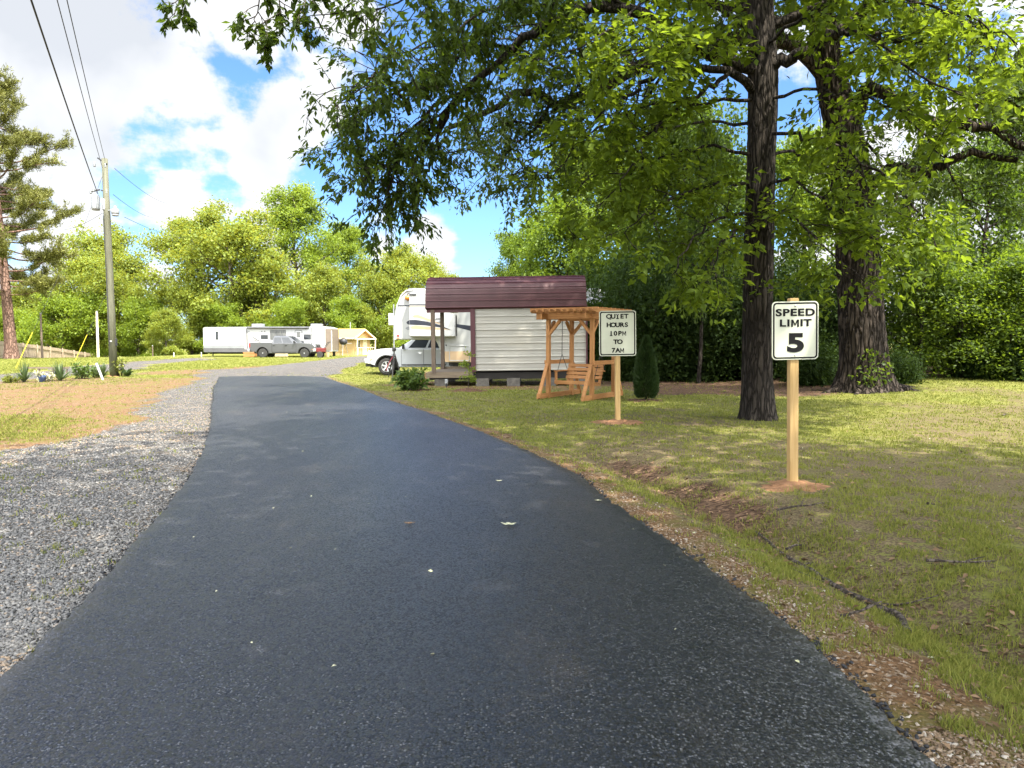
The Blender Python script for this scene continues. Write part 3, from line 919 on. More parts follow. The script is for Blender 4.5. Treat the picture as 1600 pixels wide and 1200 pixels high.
# ================================================================== BUILDINGS AND VEHICLES
# ------------------------------------------------------------------ shed with a maroon barrel roof
def make_shed():
    near = 23.6
    x0, x1 = P(668, 530, near)[0], P(916, 530, near)[0]
    Lx, Dp = x1 - x0, 2.6
    t = thing('shed', 'small tan metal shed with a maroon curved roof and open porch end', 'shed', (x0, near, 0))
    t.rotation_euler = (0, R(-0.75), R(-1.5))
    zf, ze = 0.44, 2.53
    xw = 1.42                                   # porch reaches from 0 to xw
    # roof: curved shell, ribs along its length
    half = [(-0.10, ze - 0.04), (-0.045, ze + 0.30), (0.03, ze + 0.52), (0.15, ze + 0.70), (0.33, ze + 0.84), (0.62, ze + 0.94), (0.95, ze + 0.99), (1.30, ze + 1.01)]
    prof = half + [(Dp - a, z) for a, z in reversed(half[:-1])]
    inner = [(a + 0.045 * (1 if a < 1.3 else -1 if a > 1.3 else 0), z - 0.05) for a, z in prof]
    rf = MB().prism(prof + inner[::-1], -0.02, Lx + 0.02, 'x').build('roof', M['roof_maroon'], t)
    rb = MB()
    # standing ribs, evenly spaced along the curve
    pts = [Vector((0, a, z)) for a, z in prof]
    seg = [(pts[i + 1] - pts[i]).length for i in range(len(pts) - 1)]
    tot = sum(seg); k = 0.015
    while k < tot:
        s = k; i = 0
        while i < len(seg) - 1 and s > seg[i]: s -= seg[i]; i += 1
        d = (pts[i + 1] - pts[i]).normalized(); p = pts[i] + d * s
        nrm = Vector((0, -d.z, d.y))
        q = p + nrm * 0.008
        for e0 in (0,):
            rb.beam((-0.025, q.y, q.z), (Lx + 0.025, q.y, q.z), 0.028, 0.022, up=tuple(nrm))
        k += 0.215
    rb.build('rib', M['trim_maroon'], rf)
    # roof end closing panels
    en_ = MB().prism([(a + .05 * (1 if a < 1.3 else -1), z - .055) for a, z in prof[:1] + prof[1:]], Lx - 0.06, Lx - 0.02, 'x')
    en_.build('gable_panel', M['roof_maroon'], t)
    MB().prism([(a + .05 * (1 if a < 1.3 else -1), z - .055) for a, z in prof], 0.0, 0.04, 'x').build('gable_panel', M['roof_maroon'], t)
    # ribbed siding: horizontal corrugation as a real profile
    def ribbed(p0, p1, zb, zt, name, out):
        n = int((zt - zb) / 0.215) + 1
        pr = []
        z = zb
        while z < zt - 0.01:
            for dz, o in ((0, 0), (0.012, 0.022), (0.038, 0.022), (0.052, 0.0), (0.11, 0.0), (0.12, 0.006), (0.13, 0.0), (0.205, 0)):
                if z + dz < zt: pr.append((o, z + dz))
            z += 0.215
        pr.append((0, zt))
        vs, fs = [], []
        for o, z in pr:
            vs.append((p0[0] + out[0] * o, p0[1] + out[1] * o, z)); vs.append((p1[0] + out[0] * o, p1[1] + out[1] * o, z))
        fs = [(2 * i, 2 * i + 1, 2 * i + 3, 2 * i + 2) for i in range(len(pr) - 1)]
        nn = len(vs)
        vs += [(x - out[0] * .05 , y - out[1] * .05, z) for x, y, z in vs]
        fs += [tuple(nn + i for i in reversed(f)) for f in fs]
        return MB().add(vs, fs).build(name, M['siding'], t)
    ribbed((xw + 0.12, 0.0), (Lx - 0.0, 0.0), zf + 0.02, ze - 0.02, 'siding', (0, -1))
    ribbed((Lx, 0.02), (Lx, Dp - .02), zf + 0.02, ze - 0.02, 'siding', (1, 0))
    ribbed((xw + 0.06, 0.9), (xw + 0.06, Dp), zf + 0.02, ze - 0.02, 'siding', (-1, 0))
    MB().box((xw + 0.10, 0.45, (zf + ze) / 2), (0.05, 0.9, ze - zf - .04)).build('porch_door', M['old_wood'], t)
    # maroon corner trims
    tr = MB().box((xw + 0.06, -0.035, (zf + ze) / 2), (0.15, 0.05, ze - zf))
    tr.build('corner_trim', M['trim_maroon'], t)
    MB().box((Lx + 0.02, -0.03, (zf + ze) / 2), (0.05, 0.05, ze - zf)).build('corner_trim', M['trim_maroon'], t)
    # porch
    MB().box((xw / 2, Dp / 2, zf - 0.02), (xw, Dp - 0.02, 0.05)).build('porch_floor', M['old_wood_x'], t)
    MB().box((xw / 2, 0.0, zf - 0.10), (xw + .1, 0.05, 0.17)).build('porch_rim', M['old_wood_x'], t)
    MB().box((xw / 2 + .02, Dp / 2, ze - 0.03), (xw, Dp - .1, 0.04)).build('porch_ceiling', M['old_wood_x'], t)
    MB().box((xw / 2, -0.0, ze - 0.12), (xw - .02, 0.06, 0.14)).build('porch_beam', M['trim_maroon'], t)
    for yy in (0.02, Dp - 0.12):
        MB().box((0.20, yy, (zf + ze) / 2 - .05), (0.13, 0.12, ze - zf - .02)).build('porch_post', M['old_wood'], t, bevel=0.01)
    MB().box((xw / 2 + .1, Dp - 0.06, zf + 0.02), (xw, 0.05, 0.14)).build('porch_rim', M['old_wood_x'], t)
    lm_ = MB().lathe([(0.22, 0), (0.22, -0.04), (0.19, -0.10), (0.1, -0.13), (0.01, -0.135)], (xw / 2 + .12, 0.6, ze - 0.052), 'z', 20)
    lm_.build('ceiling_lamp', M['lamp_glass'], t, smooth=True)
    # skids and blocks below
    for yy in (0.12, 1.3, Dp - 0.12):
        MB().box((Lx / 2, yy, zf - 0.145), (Lx - .1, 0.12, 0.21)).build('skid', M['dark_gap'], t)
    for xx in (0.42, 1.75, 2.75, 3.9, Lx - .25):
        for yy in (0.15, Dp - .2):
            MB().box((xx, yy, 0.07), (0.42, 0.22, 0.30)).build('block', M['concrete'], t, bevel=0.01)
    # steps at the porch end
    st_ = MB()
    for yy in (0.35, 1.25):
        st_.prism([(-0.02, zf), (-0.62, 0.0), (-0.42, -0.03), (0.02, zf - 0.24)], yy - .025, yy + .025, 'y')
    for i in range(3):
        st_.box((-0.08 - 0.2 * i, 0.8, zf - 0.06 - 0.14 * i), (0.24, 0.98, 0.04))
    st_.build('steps', M['step_wood'], t)
    return t


make_shed()


# ------------------------------------------------------------------ wheels
def make_wheel(parent, loc, r, wdt, side, spokes=6, hub='chrome'):
    """side: +1 the outer face looks to +y, -1 to -y"""
    hubo = MB().lathe([(r * .60, -wdt * .28), (r * .60, wdt * .30)], (0, 0, 0), 'y', 24).build('wheel', M['black_plastic'], parent, loc=loc)
    ty = [(r * .60, -wdt / 2), (r * .86, -wdt / 2), (r * .965, -wdt * .42), (r, -wdt * .30), (r, wdt * .30), (r * .965, wdt * .42), (r * .86, wdt / 2), (r * .62, wdt / 2), (r * .60, wdt * .3), (r * .6, -wdt * .3)]
    MB().lathe(ty, (0, 0, 0), 'y', 40).build('tyre', M['rubber'], hubo, smooth=False)
    rim = MB()
    o = side * wdt * 0.34
    rim.lathe([(r * .61, o - .02), (r * .62, o + side * .03), (r * .57, o + side * .03), (r * .54, o - side * .01), (r * .54, o - .03)], (0, 0, 0), 'y', 32)
    for i in range(spokes):
        a = 2 * math.pi * i / spokes + 0.3
        c, s = math.cos(a), math.sin(a)
        rim.beam((c * r * .08, o + side * .005, s * r * .08), (c * r * .57, o + side * .012, s * r * .57), r * .17, .035, up=(0, 1, 0))
    rim.lathe([(r * .17, o - .02), (r * .17, o + side * .035), (r * .11, o + side * .045)], (0, 0, 0), 'y', 16)
    rim.build('rim', M[hub], hubo)
    return hubo


# ------------------------------------------------------------------ crew cab pickup, nose towards +x
def make_pickup(name, label, paint, loc, rotz, scale=1.0, dark_grille=False, group=None):
    t = thing(name, label, 'pickup truck', loc, rotz, group)
    t.scale = (scale,) * 3
    WF, WR, RZ, ra = 1.93, -1.72, 0.41, 0.53
    Wd = 0.98
    pr = [(-2.86, 0.62), (-2.90, 0.75), (-2.90, 1.27), (-2.84, 1.31), (-0.92, 1.31), (-0.9, 1.25), (1.12, 1.25), (1.42, 1.30), (2.2, 1.25), (2.62, 1.18), (2.80, 1.06), (2.86, 0.85), (2.86, 0.60), (2.60, 0.50)]
    def arch(cx):
        return [(cx + ra * math.cos(a), max(RZ + ra * math.sin(a), 0.42)) for a in np.linspace(R(8), R(172), 13)]
    pr += [(WF + ra + .02, 0.46)] + arch(WF) + [(WF - ra - .02, 0.40), (WR + ra + .02, 0.40)] + arch(WR) + [(WR - ra - .02, 0.5)]
    MB().prism(pr, -Wd, Wd, 'y').build('body', paint, t, bevel=0.055, seg=3, angle=40)
    MB().box((0.1, 0, 0.62), (5.3, 1.5, 0.5)).build('underbody', M['black_plastic'], t)
    for cx in (WF, WR):       # dark arch liners, lips
        for s in (-1, 1):
            lip = MB().tube([(cx + (ra + .01) * math.cos(a), s * (Wd + .0), RZ + (ra + .01) * math.sin(a)) for a in np.linspace(R(0), R(180), 15)], 0.035, 6)
            lip.build('arch_lip', M['black_plastic'], t)
    # cab: a lofted greenhouse
    lo = [(-0.93, 0.93), (1.42, 0.93)]; zb, zt = 1.235, 1.90
    vs = [(-0.95, -.93, zb), (1.45, -.93, zb), (1.45, .93, zb), (-0.95, .93, zb), (-0.80, -.74, zt - .05), (0.52, -.74, zt - .05), (0.52, .74, zt - .05), (-0.80, .74, zt - .05),
          (-0.68, -.62, zt), (0.40, -.62, zt), (0.40, .62, zt), (-0.68, .62, zt)]
    fs = [(0, 1, 5, 4), (1, 2, 6, 5), (2, 3, 7, 6), (3, 0, 4, 7), (4, 5, 9, 8), (5, 6, 10, 9), (6, 7, 11, 10), (7, 4, 8, 11), (8, 9, 10, 11), (3, 2, 1, 0)]
    MB().add(vs, fs).build('cab', paint, t, bevel=0.03, seg=2)
    for s in (-1, 1):
        f = lambda p: (p[0], p[1] * s, p[2])
        q = [f(vs[0]), f(vs[1]), f(vs[5]), f(vs[4])]
        if s > 0: q = [q[1], q[0], q[3], q[2]]
        u = (lambda a: a) if s < 0 else (lambda a: 1 - a)
        for poly in ([(.09, .12), (.40, .12), (.435, .86), (.06, .86)], [(.45, .12), (.80, .12), (.90, .86), (.48, .86)]):
            pp = [(u(a), b_) for a, b_ in poly]
            if s > 0: pp = pp[::-1]
            MB().patch(q, pp, 0.008).build('window', M['glass'], t)
    q = [(1.45, -.93, zb), (1.45, .93, zb), (0.52, .74, zt - .05), (0.52, -.74, zt - .05)]
    MB().patch(q, [(.05, .06), (.95, .06), (.94, .92), (.06, .92)], 0.01).build('windscreen', M['glass'], t)
    q = [(-.95, .93, zb), (-.95, -.93, zb), (-.80, -.74, zt - .05), (-.80, .74, zt - .05)]
    MB().patch(q, [(.08, .2), (.92, .2), (.92, .85), (.08, .85)], 0.01).build('rear_window', M['glass'], t)
    MB().box((-1.88, 0, 1.305), (1.84, 1.72, 0.03)).build('bed_cover', M['black_plastic'], t)
    for s in (-1, 1):
        for (xa, xb) in ((-0.86, 0.16), (0.18, 1.22)):
            d = MB().box(((xa + xb) / 2, s * (Wd + .001), 0.86), (xb - xa - .012, 0.016, 0.74)).build('door', paint, t, bevel=0.008)
            h = MB().box((xa + .16, s * (Wd + .028), 1.08), (0.2, 0.03, 0.035)); h.box((xa + .16, s * (Wd + .012), 1.06), (0.13, 0.012, 0.09))
            h.build('handle', M['chrome'] if not dark_grille else M['black_plastic'], d)
        sm = MB()
        for xx in (-.87, .17, 1.23): sm.box((xx, s * Wd, .86), (.014, .008, .76))
        sm.box((-.93, s * Wd, .9), (.022, .008, .8))
        sm.box((0.17, s * (Wd + .004), .49), (2.12, .02, .06))
        sm.build('panel_gap', M['black_plastic'], t)
        mr = MB().box((1.12, s * 1.12, 1.36), (0.12, 0.2, 0.22)); mr.box((1.14, s * 1.0, 1.29), (.06, .12, .05))
        mr.build('mirror', M['black_plastic'], t, bevel=.03)
        hl = MB().box((2.70, s * 0.79, 1.0), (0.30, 0.37, 0.22))
        hl.build('headlight', M['lamp_clear'], t, bevel=.03)
        tl = MB().box((-2.86, s * 0.89, 1.07), (0.12, 0.2, 0.36)).build('tail_light', M['lamp_red'], t, bevel=.02)
        mk = MB().box((2.66, s * (Wd + .003), 0.74), (0.1, .01, .04)).build('marker_lamp', M['lamp_amber'], t)
        for cx in (WF, WR):
            make_wheel(t, (cx, s * (Wd - .15), RZ), RZ, 0.27, s)
    MB().box((2.83, 0, 0.98), (0.10, 1.22, 0.36)).build('grille', M['black_plastic'] if dark_grille else M['chrome'], t, bevel=.02)
    gb = MB()
    for k in range(3): gb.box((2.885, 0, 0.88 + .1 * k), (.03, 1.1, .035))
    gb.build('grille_bar', M['chrome'], t)
    bp = MB().prism([(2.70, 0.52), (2.98, 0.56), (3.0, .78), (2.82, .80), (2.70, .78)], -1.0, 1.0, 'y'); bp.build('front_bumper', M['chrome'], t, bevel=.03)
    MB().box((2.82, 0, 0.47), (0.26, 1.7, 0.12)).build('air_dam', M['black_plastic'], t)
    MB().box((-2.97, 0, 0.63), (0.2, 1.9, 0.2)).build('rear_bumper', M['chrome'], t, bevel=.03)
    return t


wp = gpt(570, 584.6)
sc_w = 0.95
yw = 33.3
xw_front = P(569, 560, yw)[0]
zw = float(terrain(xw_front + 1.0, yw))
make_pickup('pickup_truck', 'white crew cab pickup parked behind the fifth wheel nose', M['white_paint'],
            (xw_front + 2.98 * sc_w, yw + 0.98, zw), R(180 + 1.0), sc_w)
gx = (P(391, 550, 60.5)[0] + P(494, 550, 60.5)[0]) / 2
make_pickup('pickup_truck', 'dark grey crew cab pickup parked in front of the long travel trailer', M['grey_paint'],
            (gx, 61.3, float(terrain(gx, 61)) - 0.04), R(-3), 0.95, True)


# ------------------------------------------------------------------ fifth wheel camper, nose to the left
def m_glyph(w, h, st, mat, name, parent, loc):
    d = st * 1.15
    pts = [(0, 0), (0, 1), (d, 1), (.5, .42), (1 - d, 1), (1, 1), (1, 0), (1 - st, 0), (1 - st, .66), (.5, .12), (st, .66), (st, 0)]
    o = MB().prism([((a - .5) * w, (b_ - .5) * h) for a, b_ in pts], -.002, .002, 'y').build(name, mat, parent)
    o.location = loc
    return o


def text_mesh(txt, size, mat, name, parent, loc, rot, bold=0.0, xs_=1.0, sp=1.0, depth=0.002):
    cu = bpy.data.curves.new(name, 'FONT')
    cu.body = txt; cu.size = size; cu.offset = bold; cu.extrude = depth; cu.space_character = sp
    cu.align_x, cu.align_y = 'CENTER', 'CENTER'
    to = bpy.data.objects.new('tmp', cu); COL.objects.link(to)
    dg = bpy.context.evaluated_depsgraph_get()
    me = bpy.data.meshes.new_from_object(to.evaluated_get(dg))
    bpy.data.objects.remove(to); bpy.data.curves.remove(cu)
    me.materials.clear(); me.materials.append(mat)
    me.transform(Matrix.Diagonal((xs_, 1, 1, 1)))
    o = bpy.data.objects.new(name, me); COL.objects.link(o)
    o.parent = parent; o.location = loc; o.rotation_euler = rot
    return o


def make_fifth_wheel():
    yn = 30.4
    k = yn / F
    X_ = lambda px: (px - 617) * k
    Z_ = lambda py: CAMZ + (530 - py) * k
    x0 = P(617, 530, yn)[0]
    t = thing('fifth_wheel_camper', 'white fifth wheel camper with navy and tan swooshes behind the shed', 'camper trailer', (x0, yn, 0))
    Wy = 2.4
    zb = Z_(566)
    pr = [(X_(617), Z_(531)), (X_(616.5), Z_(500)), (X_(620), Z_(478)), (X_(627), Z_(461)), (X_(634), Z_(454)), (X_(646), Z_(452)), (X_(938), Z_(452)), (X_(938), zb), (X_(695), zb), (X_(683), Z_(536)), (X_(680), Z_(531))]
    MB().prism(pr, 0, Wy, 'y').build('body', M['camper_white'], t, bevel=0.05, seg=2)
    side = lambda poly: [(X_(a), Z_(c)) for a, c in poly]
    def decal(polys, name, mat, y=-.004, th=.012):
        mb = MB()
        for p_ in polys: mb.prism(side(p_), y - .001, y + th, 'y')
        return mb.build(name, mat, t)
    # nose edge moulding
    MB().tube([(a, -0.01, c) for a, c in side([(617.5, 531), (617.3, 500), (620.8, 478.5), (628, 461.5), (635, 455), (646, 453.5)])], 0.035, 6).build('nose_moulding', M['camper_bright'], t)
    decal([[(621, 477.2), (642, 477.2), (642, 478.8), (620.6, 478.8)]], 'stripe', M['camper_navy'])
    # slide out box in the upper side
    so_ = MB().box(((X_(642) + X_(712)) / 2, -0.22, (Z_(460) + Z_(526)) / 2), (X_(712) - X_(642), 0.46, Z_(460) - Z_(526))).build('slide_out', M['camper_bright'], t, bevel=.03)
    fy = -0.452
    def sdecal(polys, name, mat):
        mb = MB()
        for p_ in polys: mb.prism(side(p_), fy - .004, fy + .01, 'y')
        return mb.build(name, mat, so_)
    sdecal([[(642.5, 476.5), (711.5, 476.5), (711.5, 478.2), (642.5, 478.2)]], 'stripe', M['camper_navy'])
    sdecal([[(642.5, 479.4), (711.5, 479.4), (711.5, 480.4), (642.5, 480.4)]], 'stripe', M['camper_tan'])
    sw = lambda x0_, y0_, x1_, y1_, w0: [(x0_, y0_), (x0_ + 3, y0_ - w0 * .7), (x0_ + 9, y0_ - w0), (x0_ + (x1_ - x0_) * .55, y0_ + (y1_ - y0_) * .42 - w0 * .6), (x1_, y1_ - .4), (x1_, y1_ + .4), (x0_ + (x1_ - x0_) * .5, y0_ + (y1_ - y0_) * .42 + w0 * .55), (x0_ + 9, y0_ + w0 * .75), (x0_ + 3, y0_ + w0 * .6)]
    sdecal([sw(646.5, 495, 694, 508, 2.6), sw(643, 512, 704, 515, 3.0)], 'swoosh', M['camper_tan'])
    sdecal([[(642.5, 500.5), (652, 500.3), (670, 503), (690, 508.5), (707, 516.5), (690, 512), (668, 508.8), (642.5, 507.6)]], 'swoosh', M['camper_navy'])
    decal([[(635, 504.5), (637, 501.6), (641.6, 500.4), (641.6, 507.8), (637, 506.8)]], 'swoosh', M['camper_navy'])
    decal([[(633.5, 513), (636, 510.8), (641.6, 509.6), (641.6, 516), (636, 515.2)]], 'swoosh', M['camper_lgrey'])
    # roof edge, awning rail and porch lamp
    MB().box(((X_(636) + X_(938)) / 2, Wy / 2, Z_(451.4)), (X_(938) - X_(640), Wy - .3, 0.05)).build('roof_membrane', M['camper_lgrey'], t)
    rr = MB().tube([(X_(637), -.03, Z_(463)), (X_(638), -.1, Z_(459.5)), (X_(643), -.1, Z_(459))], .02, 6); rr.build('lamp_arm', M['black_plastic'], t)
    MB().lathe([(.11, 0), (.11, -.05), (.08, -.10), (.01, -.12)], (X_(637.5), -.01, Z_(466)), 'y', 18).build('docking_lamp', M['lamp_amber'], t, smooth=True)
    MB().box((X_(648), fy - .01, Z_(461.8)), (.28, .03, .06)).build('slide_bracket', M['black_plastic'], so_)
    MB().box((X_(622), -.012, Z_(524.5)), (.09, .02, .06)).build('marker_lamp', M['lamp_red'], t)
    MB().box((X_(622), -.012, Z_(528.8)), (.09, .02, .03)).build('marker_lamp', M['lamp_amber'], t)
    # seal and rest of the side
    decal([[(712.4, 493), (714, 493), (714, 525), (712.4, 525)]], 'slide_seal', M['black_plastic'], -.01)
    decal([[(704, 508), (710, 506), (760, 512), (760, 521), (735, 517), (716, 512)], [(704.5, 506.4), (712, 506.2), (712, 511), (708, 509)]], 'swoosh', M['camper_navy'])
    decal([[(690.5, 549), (937, 549), (937, 565.5), (695.3, 565.5)]], 'skirt_stripe', M['camper_tan'])
    decal([[(891, 549.5), (937, 549.5), (937, 565.4), (891, 565.4)]], 'rear_skirt', M['camper_lgrey'], -.012)
    decal([[(905, 519), (922, 528), (936, 546), (930, 546), (912, 536)]], 'swoosh', M['camper_lgrey'])
    decal([[(920, 516), (937, 530), (937, 533), (928, 524)]], 'swoosh', M['camper_navy'])
    MB().tube([(a, -.012, c) for a, c in side([(702, 540), (732, 540), (733, 541), (733, 562), (732, 563.5), (703, 563.5), (702, 562), (702, 540)])], .018, 6).build('hatch_frame', M['camper_bright'], t)
    hb = MB().prism(side([(692, 531.5), (695.5, 531.5), (695.5, 536.5), (692, 536.5)]), -.014, .0, 'y'); hb.build('vent_cover', M['camper_white'], t, bevel=.004)
    MB().box((X_(690), -.012, Z_(539.5)), (.07, .02, .035)).build('marker_lamp', M['lamp_red'], t)
    MB().box((X_(697), -.012, Z_(539.3)), (.05, .02, .05)).build('outlet', M['black_plastic'], t)
    # emblem and writing on the slide out
    eb = MB()
    for xa in (682.4, 692.6): eb.prism(side([(xa, 498.4), (xa + 1, 498.4), (xa + 1, 501.5), (xa, 501.5)]), fy - .006, fy, 'y')
    eb.prism(side([(682.4, 498.2), (693.6, 498.2), (693.6, 499.6), (682.4, 499.6)]), fy - .006, fy, 'y')
    eb.build('emblem', M['camper_navy'], so_)
    text_mesh('OFFICE', 0.085, M['camper_grey'], 'lettering', so_, (X_(688), fy - .003, Z_(504.4)), (R(90), 0, 0), 0.001, 1.15, 1.1)
    # windows (rear side, seen past the shed), door edge
    for a, c in ((745, 775), (800, 850)):
        MB().prism(side([(a, 490), (c, 490), (c, 512), (a, 512)]), -.014, 0, 'y').build('window', M['glass'], t, bevel=.004)
    # roof gear
    MB().box((X_(760), 1.2, Z_(448.5)), (.9, .7, .26)).build('air_conditioner', M['camper_white'], t, bevel=.06)
    # awning at the rear end: grey rolled fabric sloping off the roof
    aw = MB().prism([(-.55, Z_(476)), (-.6, Z_(473)), (.3, Z_(456.5)), (.3, Z_(459))], X_(905), X_(946), 'x'); aw.build('awning', M['camper_lgrey'], t)
    MB().tube([(X_(905), -.58, Z_(476)), (X_(947), -.58, Z_(476))], .06, 10).build('awning_roll', M['galv'], t)
    MB().box((X_(935.4), -.03, (Z_(478) + Z_(566)) / 2), (.09, .05, Z_(478) - Z_(566))).build('corner_moulding', M['camper_bright'], t)
    # chassis, legs, wheels
    MB().box(((X_(700) + X_(930)) / 2, Wy / 2, zb - .07), (X_(930) - X_(700), Wy - .5, .16)).build('chassis', M['black_plastic'], t)
    for yy in (0.25, Wy - .25):
        MB().beam((X_(704), yy, 0.02), (X_(704), yy, zb), .09, .09, up=(0, 1, 0)).build('landing_leg', M['steel_dark'], t)
        for xx in (X_(838), X_(868)):
            make_wheel(t, (xx, yy, .36), .36, .22, -1 if yy < 1 else 1, 5)
    return t


make_fifth_wheel()


# ------------------------------------------------------------------ long travel trailer
def make_travel_trailer():
    yn = 63.6
    k = yn / F
    X_ = lambda px: (px - 320) * k
    Z_ = lambda py: CAMZ + (530 - py) * k
    t = thing('travel_trailer', 'long white travel trailer with grey swooshes below the far trees', 'camper trailer', (P(320, 530, yn)[0], yn, 0))
    side = lambda poly: [(X_(a), Z_(c)) for a, c in poly]
    Wy = 2.45
    MB().prism(side([(320, 549), (320, 511.4), (508, 510.4), (517, 512.5), (518, 520), (518, 549.5)]), 0, Wy, 'y').build('body', M['camper_bright'], t, bevel=.05)
    # main slide-out in the left half stands proud of the side
    sb = MB().box(((X_(320.5) + X_(385)) / 2, -0.2, (Z_(512.5) + Z_(546)) / 2), (X_(385) - X_(320.5), .42, Z_(512.5) - Z_(546))).build('slide_out', M['camper_bright'], t, bevel=.03)
    def dec(polys, name, mat, par=t, y=-.004):
        mb = MB()
        for p_ in polys: mb.prism(side(p_), y - .004, y + .008, 'y')
        return mb.build(name, mat, par)
    fy = -.41
    dec([[(320.8, 543.6), (384.6, 543.6), (384.6, 545.9), (320.8, 545.9)]], 'skirt_stripe', M['camper_grey'], sb, fy)
    dec([[(320.5, 546), (508, 546), (508, 550), (322, 550)]], 'skirt', M['camper_grey'], t, -.43)
    dec([[(320.8, 539.6), (384.6, 539.6), (384.6, 543.4), (320.8, 543.4)]], 'skirt_stripe', M['camper_lgrey'], sb, fy)
    w = dec([[(340, 518), (344, 518), (344, 530.8), (340, 530.8)]], 'window', M['glass'], sb, fy)
    dec([[(362, 523.2), (384.8, 523.4), (384.8, 524.6), (362, 524)]], 'stripe', M['camper_lgrey'], sb, fy)
    dec([[(365, 535), (372, 537), (384.8, 539.4), (378, 539.2), (370, 537.6)]], 'stripe', M['camper_grey'], sb, fy)
    dec([[(322, 523), (332, 523), (332, 523.8), (322, 523.8)], [(332, 530.4), (350, 530.2), (350, 530.9), (332, 531)]], 'stripe', M['camper_lgrey'], sb, fy)
    dec([[(385.4, 512), (386.6, 512), (386.6, 545), (385.4, 545)]], 'slide_seal', M['black_plastic'])
    dec([[(387, 524), (397, 527), (408, 534), (403, 532.6), (393, 526.6)], [(390, 529), (398, 531), (407, 535.2), (398, 532.4)]], 'swoosh', M['camper_grey'])
    for a, c, d, e in ((408, 418, 524, 529.4), (475, 485, 523, 530)):
        f = dec([[(a - .6, d - .6), (c + .6, d - .6), (c + .6, e + .6), (a - .6, e + .6)]], 'window', M['black_plastic'])
        dec([[(a, d), (c, d), (c, e), (a, e)]], 'pane', M['glass'], f, -.012)
    dec([[(398, 522), (402.6, 522), (402.6, 524.4), (398, 524.4)], [(388, 516.6), (390, 516.6), (390, 519), (388, 519)]], 'vent', M['camper_lgrey'])
    dec([[(408.5, 517), (410, 517), (410, 518.6), (408.5, 518.6)], [(413, 517), (414.6, 517), (414.6, 518.6), (413, 518.6)]], 'speaker', M['black_plastic'])
    f = dec([[(422, 515.6), (446.6, 515.6), (446.6, 531), (422, 531)]], 'window', M['black_plastic'])
    dec([[(422.6, 516.2), (434, 516.2), (434, 530.4), (422.6, 530.4)], [(434.6, 516.2), (446, 516.2), (446, 530.4), (434.6, 530.4)]], 'pane', M['glass_pale'], f, -.012)
    d = dec([[(460.6, 517), (462, 516), (470.6, 516), (472, 517), (472, 546), (460.6, 546)]], 'door', M['black_plastic'])
    dec([[(461.4, 517.4), (462.4, 516.8), (470.2, 516.8), (471.2, 517.4), (471.2, 545), (461.4, 545)]], 'door_leaf', M['camper_bright'], d, -.012)
    dec([[(463.6, 519), (469, 519), (469, 527), (463.6, 527)]], 'pane', M['glass_pale'], d, -.02)
    dec([[(486.6, 512.4), (487.8, 512.4), (487.8, 545), (486.6, 545)]], 'slide_seal', M['black_plastic'])
    dec([[(a, 529.2), (a + 1.6, 529.2), (a + .8, 530.8)] for a in (492, 496, 500, 504)], 'lettering', M['camper_lgrey'])
    aw = MB().tube([(X_(387), -.14, Z_(512)), (X_(483), -.14, Z_(512.2))], .075, 10); aw.build('awning_roll', M['camper_grey'], t)
    MB().box(((X_(387) + X_(484)) / 2, -.05, Z_(511)), (X_(484) - X_(387), .12, .06)).build('awning_rail', M['camper_lgrey'], t)
    for a in (397, 490):
        MB().box((X_(a), 1.1, Z_(508.4)), (.95, .75, .3)).build('air_conditioner', M['camper_lgrey'], t, bevel=.06)
    # the right end wall seen at an angle, its shade put into the colour
    MB().prism([(X_(508.4), -.03), (X_(517), -.03), (X_(518) + .04, .3), (X_(518) + .04, Wy), (X_(517.9), Wy), (X_(508.4), .02)], Z_(547), Z_(514), 'z').build('end_wall', M['camper_end'], t)
    MB().box(((X_(330) + X_(500)) / 2, 1.2, Z_(551)), (X_(500) - X_(330), 1.6, .16)).build('chassis', M['black_plastic'], t)
    for xx in (400, 416):
        for yy, s in ((.25, -1), (2.2, 1)):
            make_wheel(t, (X_(xx), yy, .35), .35, .22, s, 5)
    jk = MB()
    for xx in (330, 470, 510):
        jk.tube([(X_(xx), .3, -.1), (X_(xx), .3, Z_(548))], .05, 8); jk.box((X_(xx), .3, -.02), (.3, .3, .06))
    jk.build('jack', M['steel_dark'], t)
    return t


make_travel_trailer()


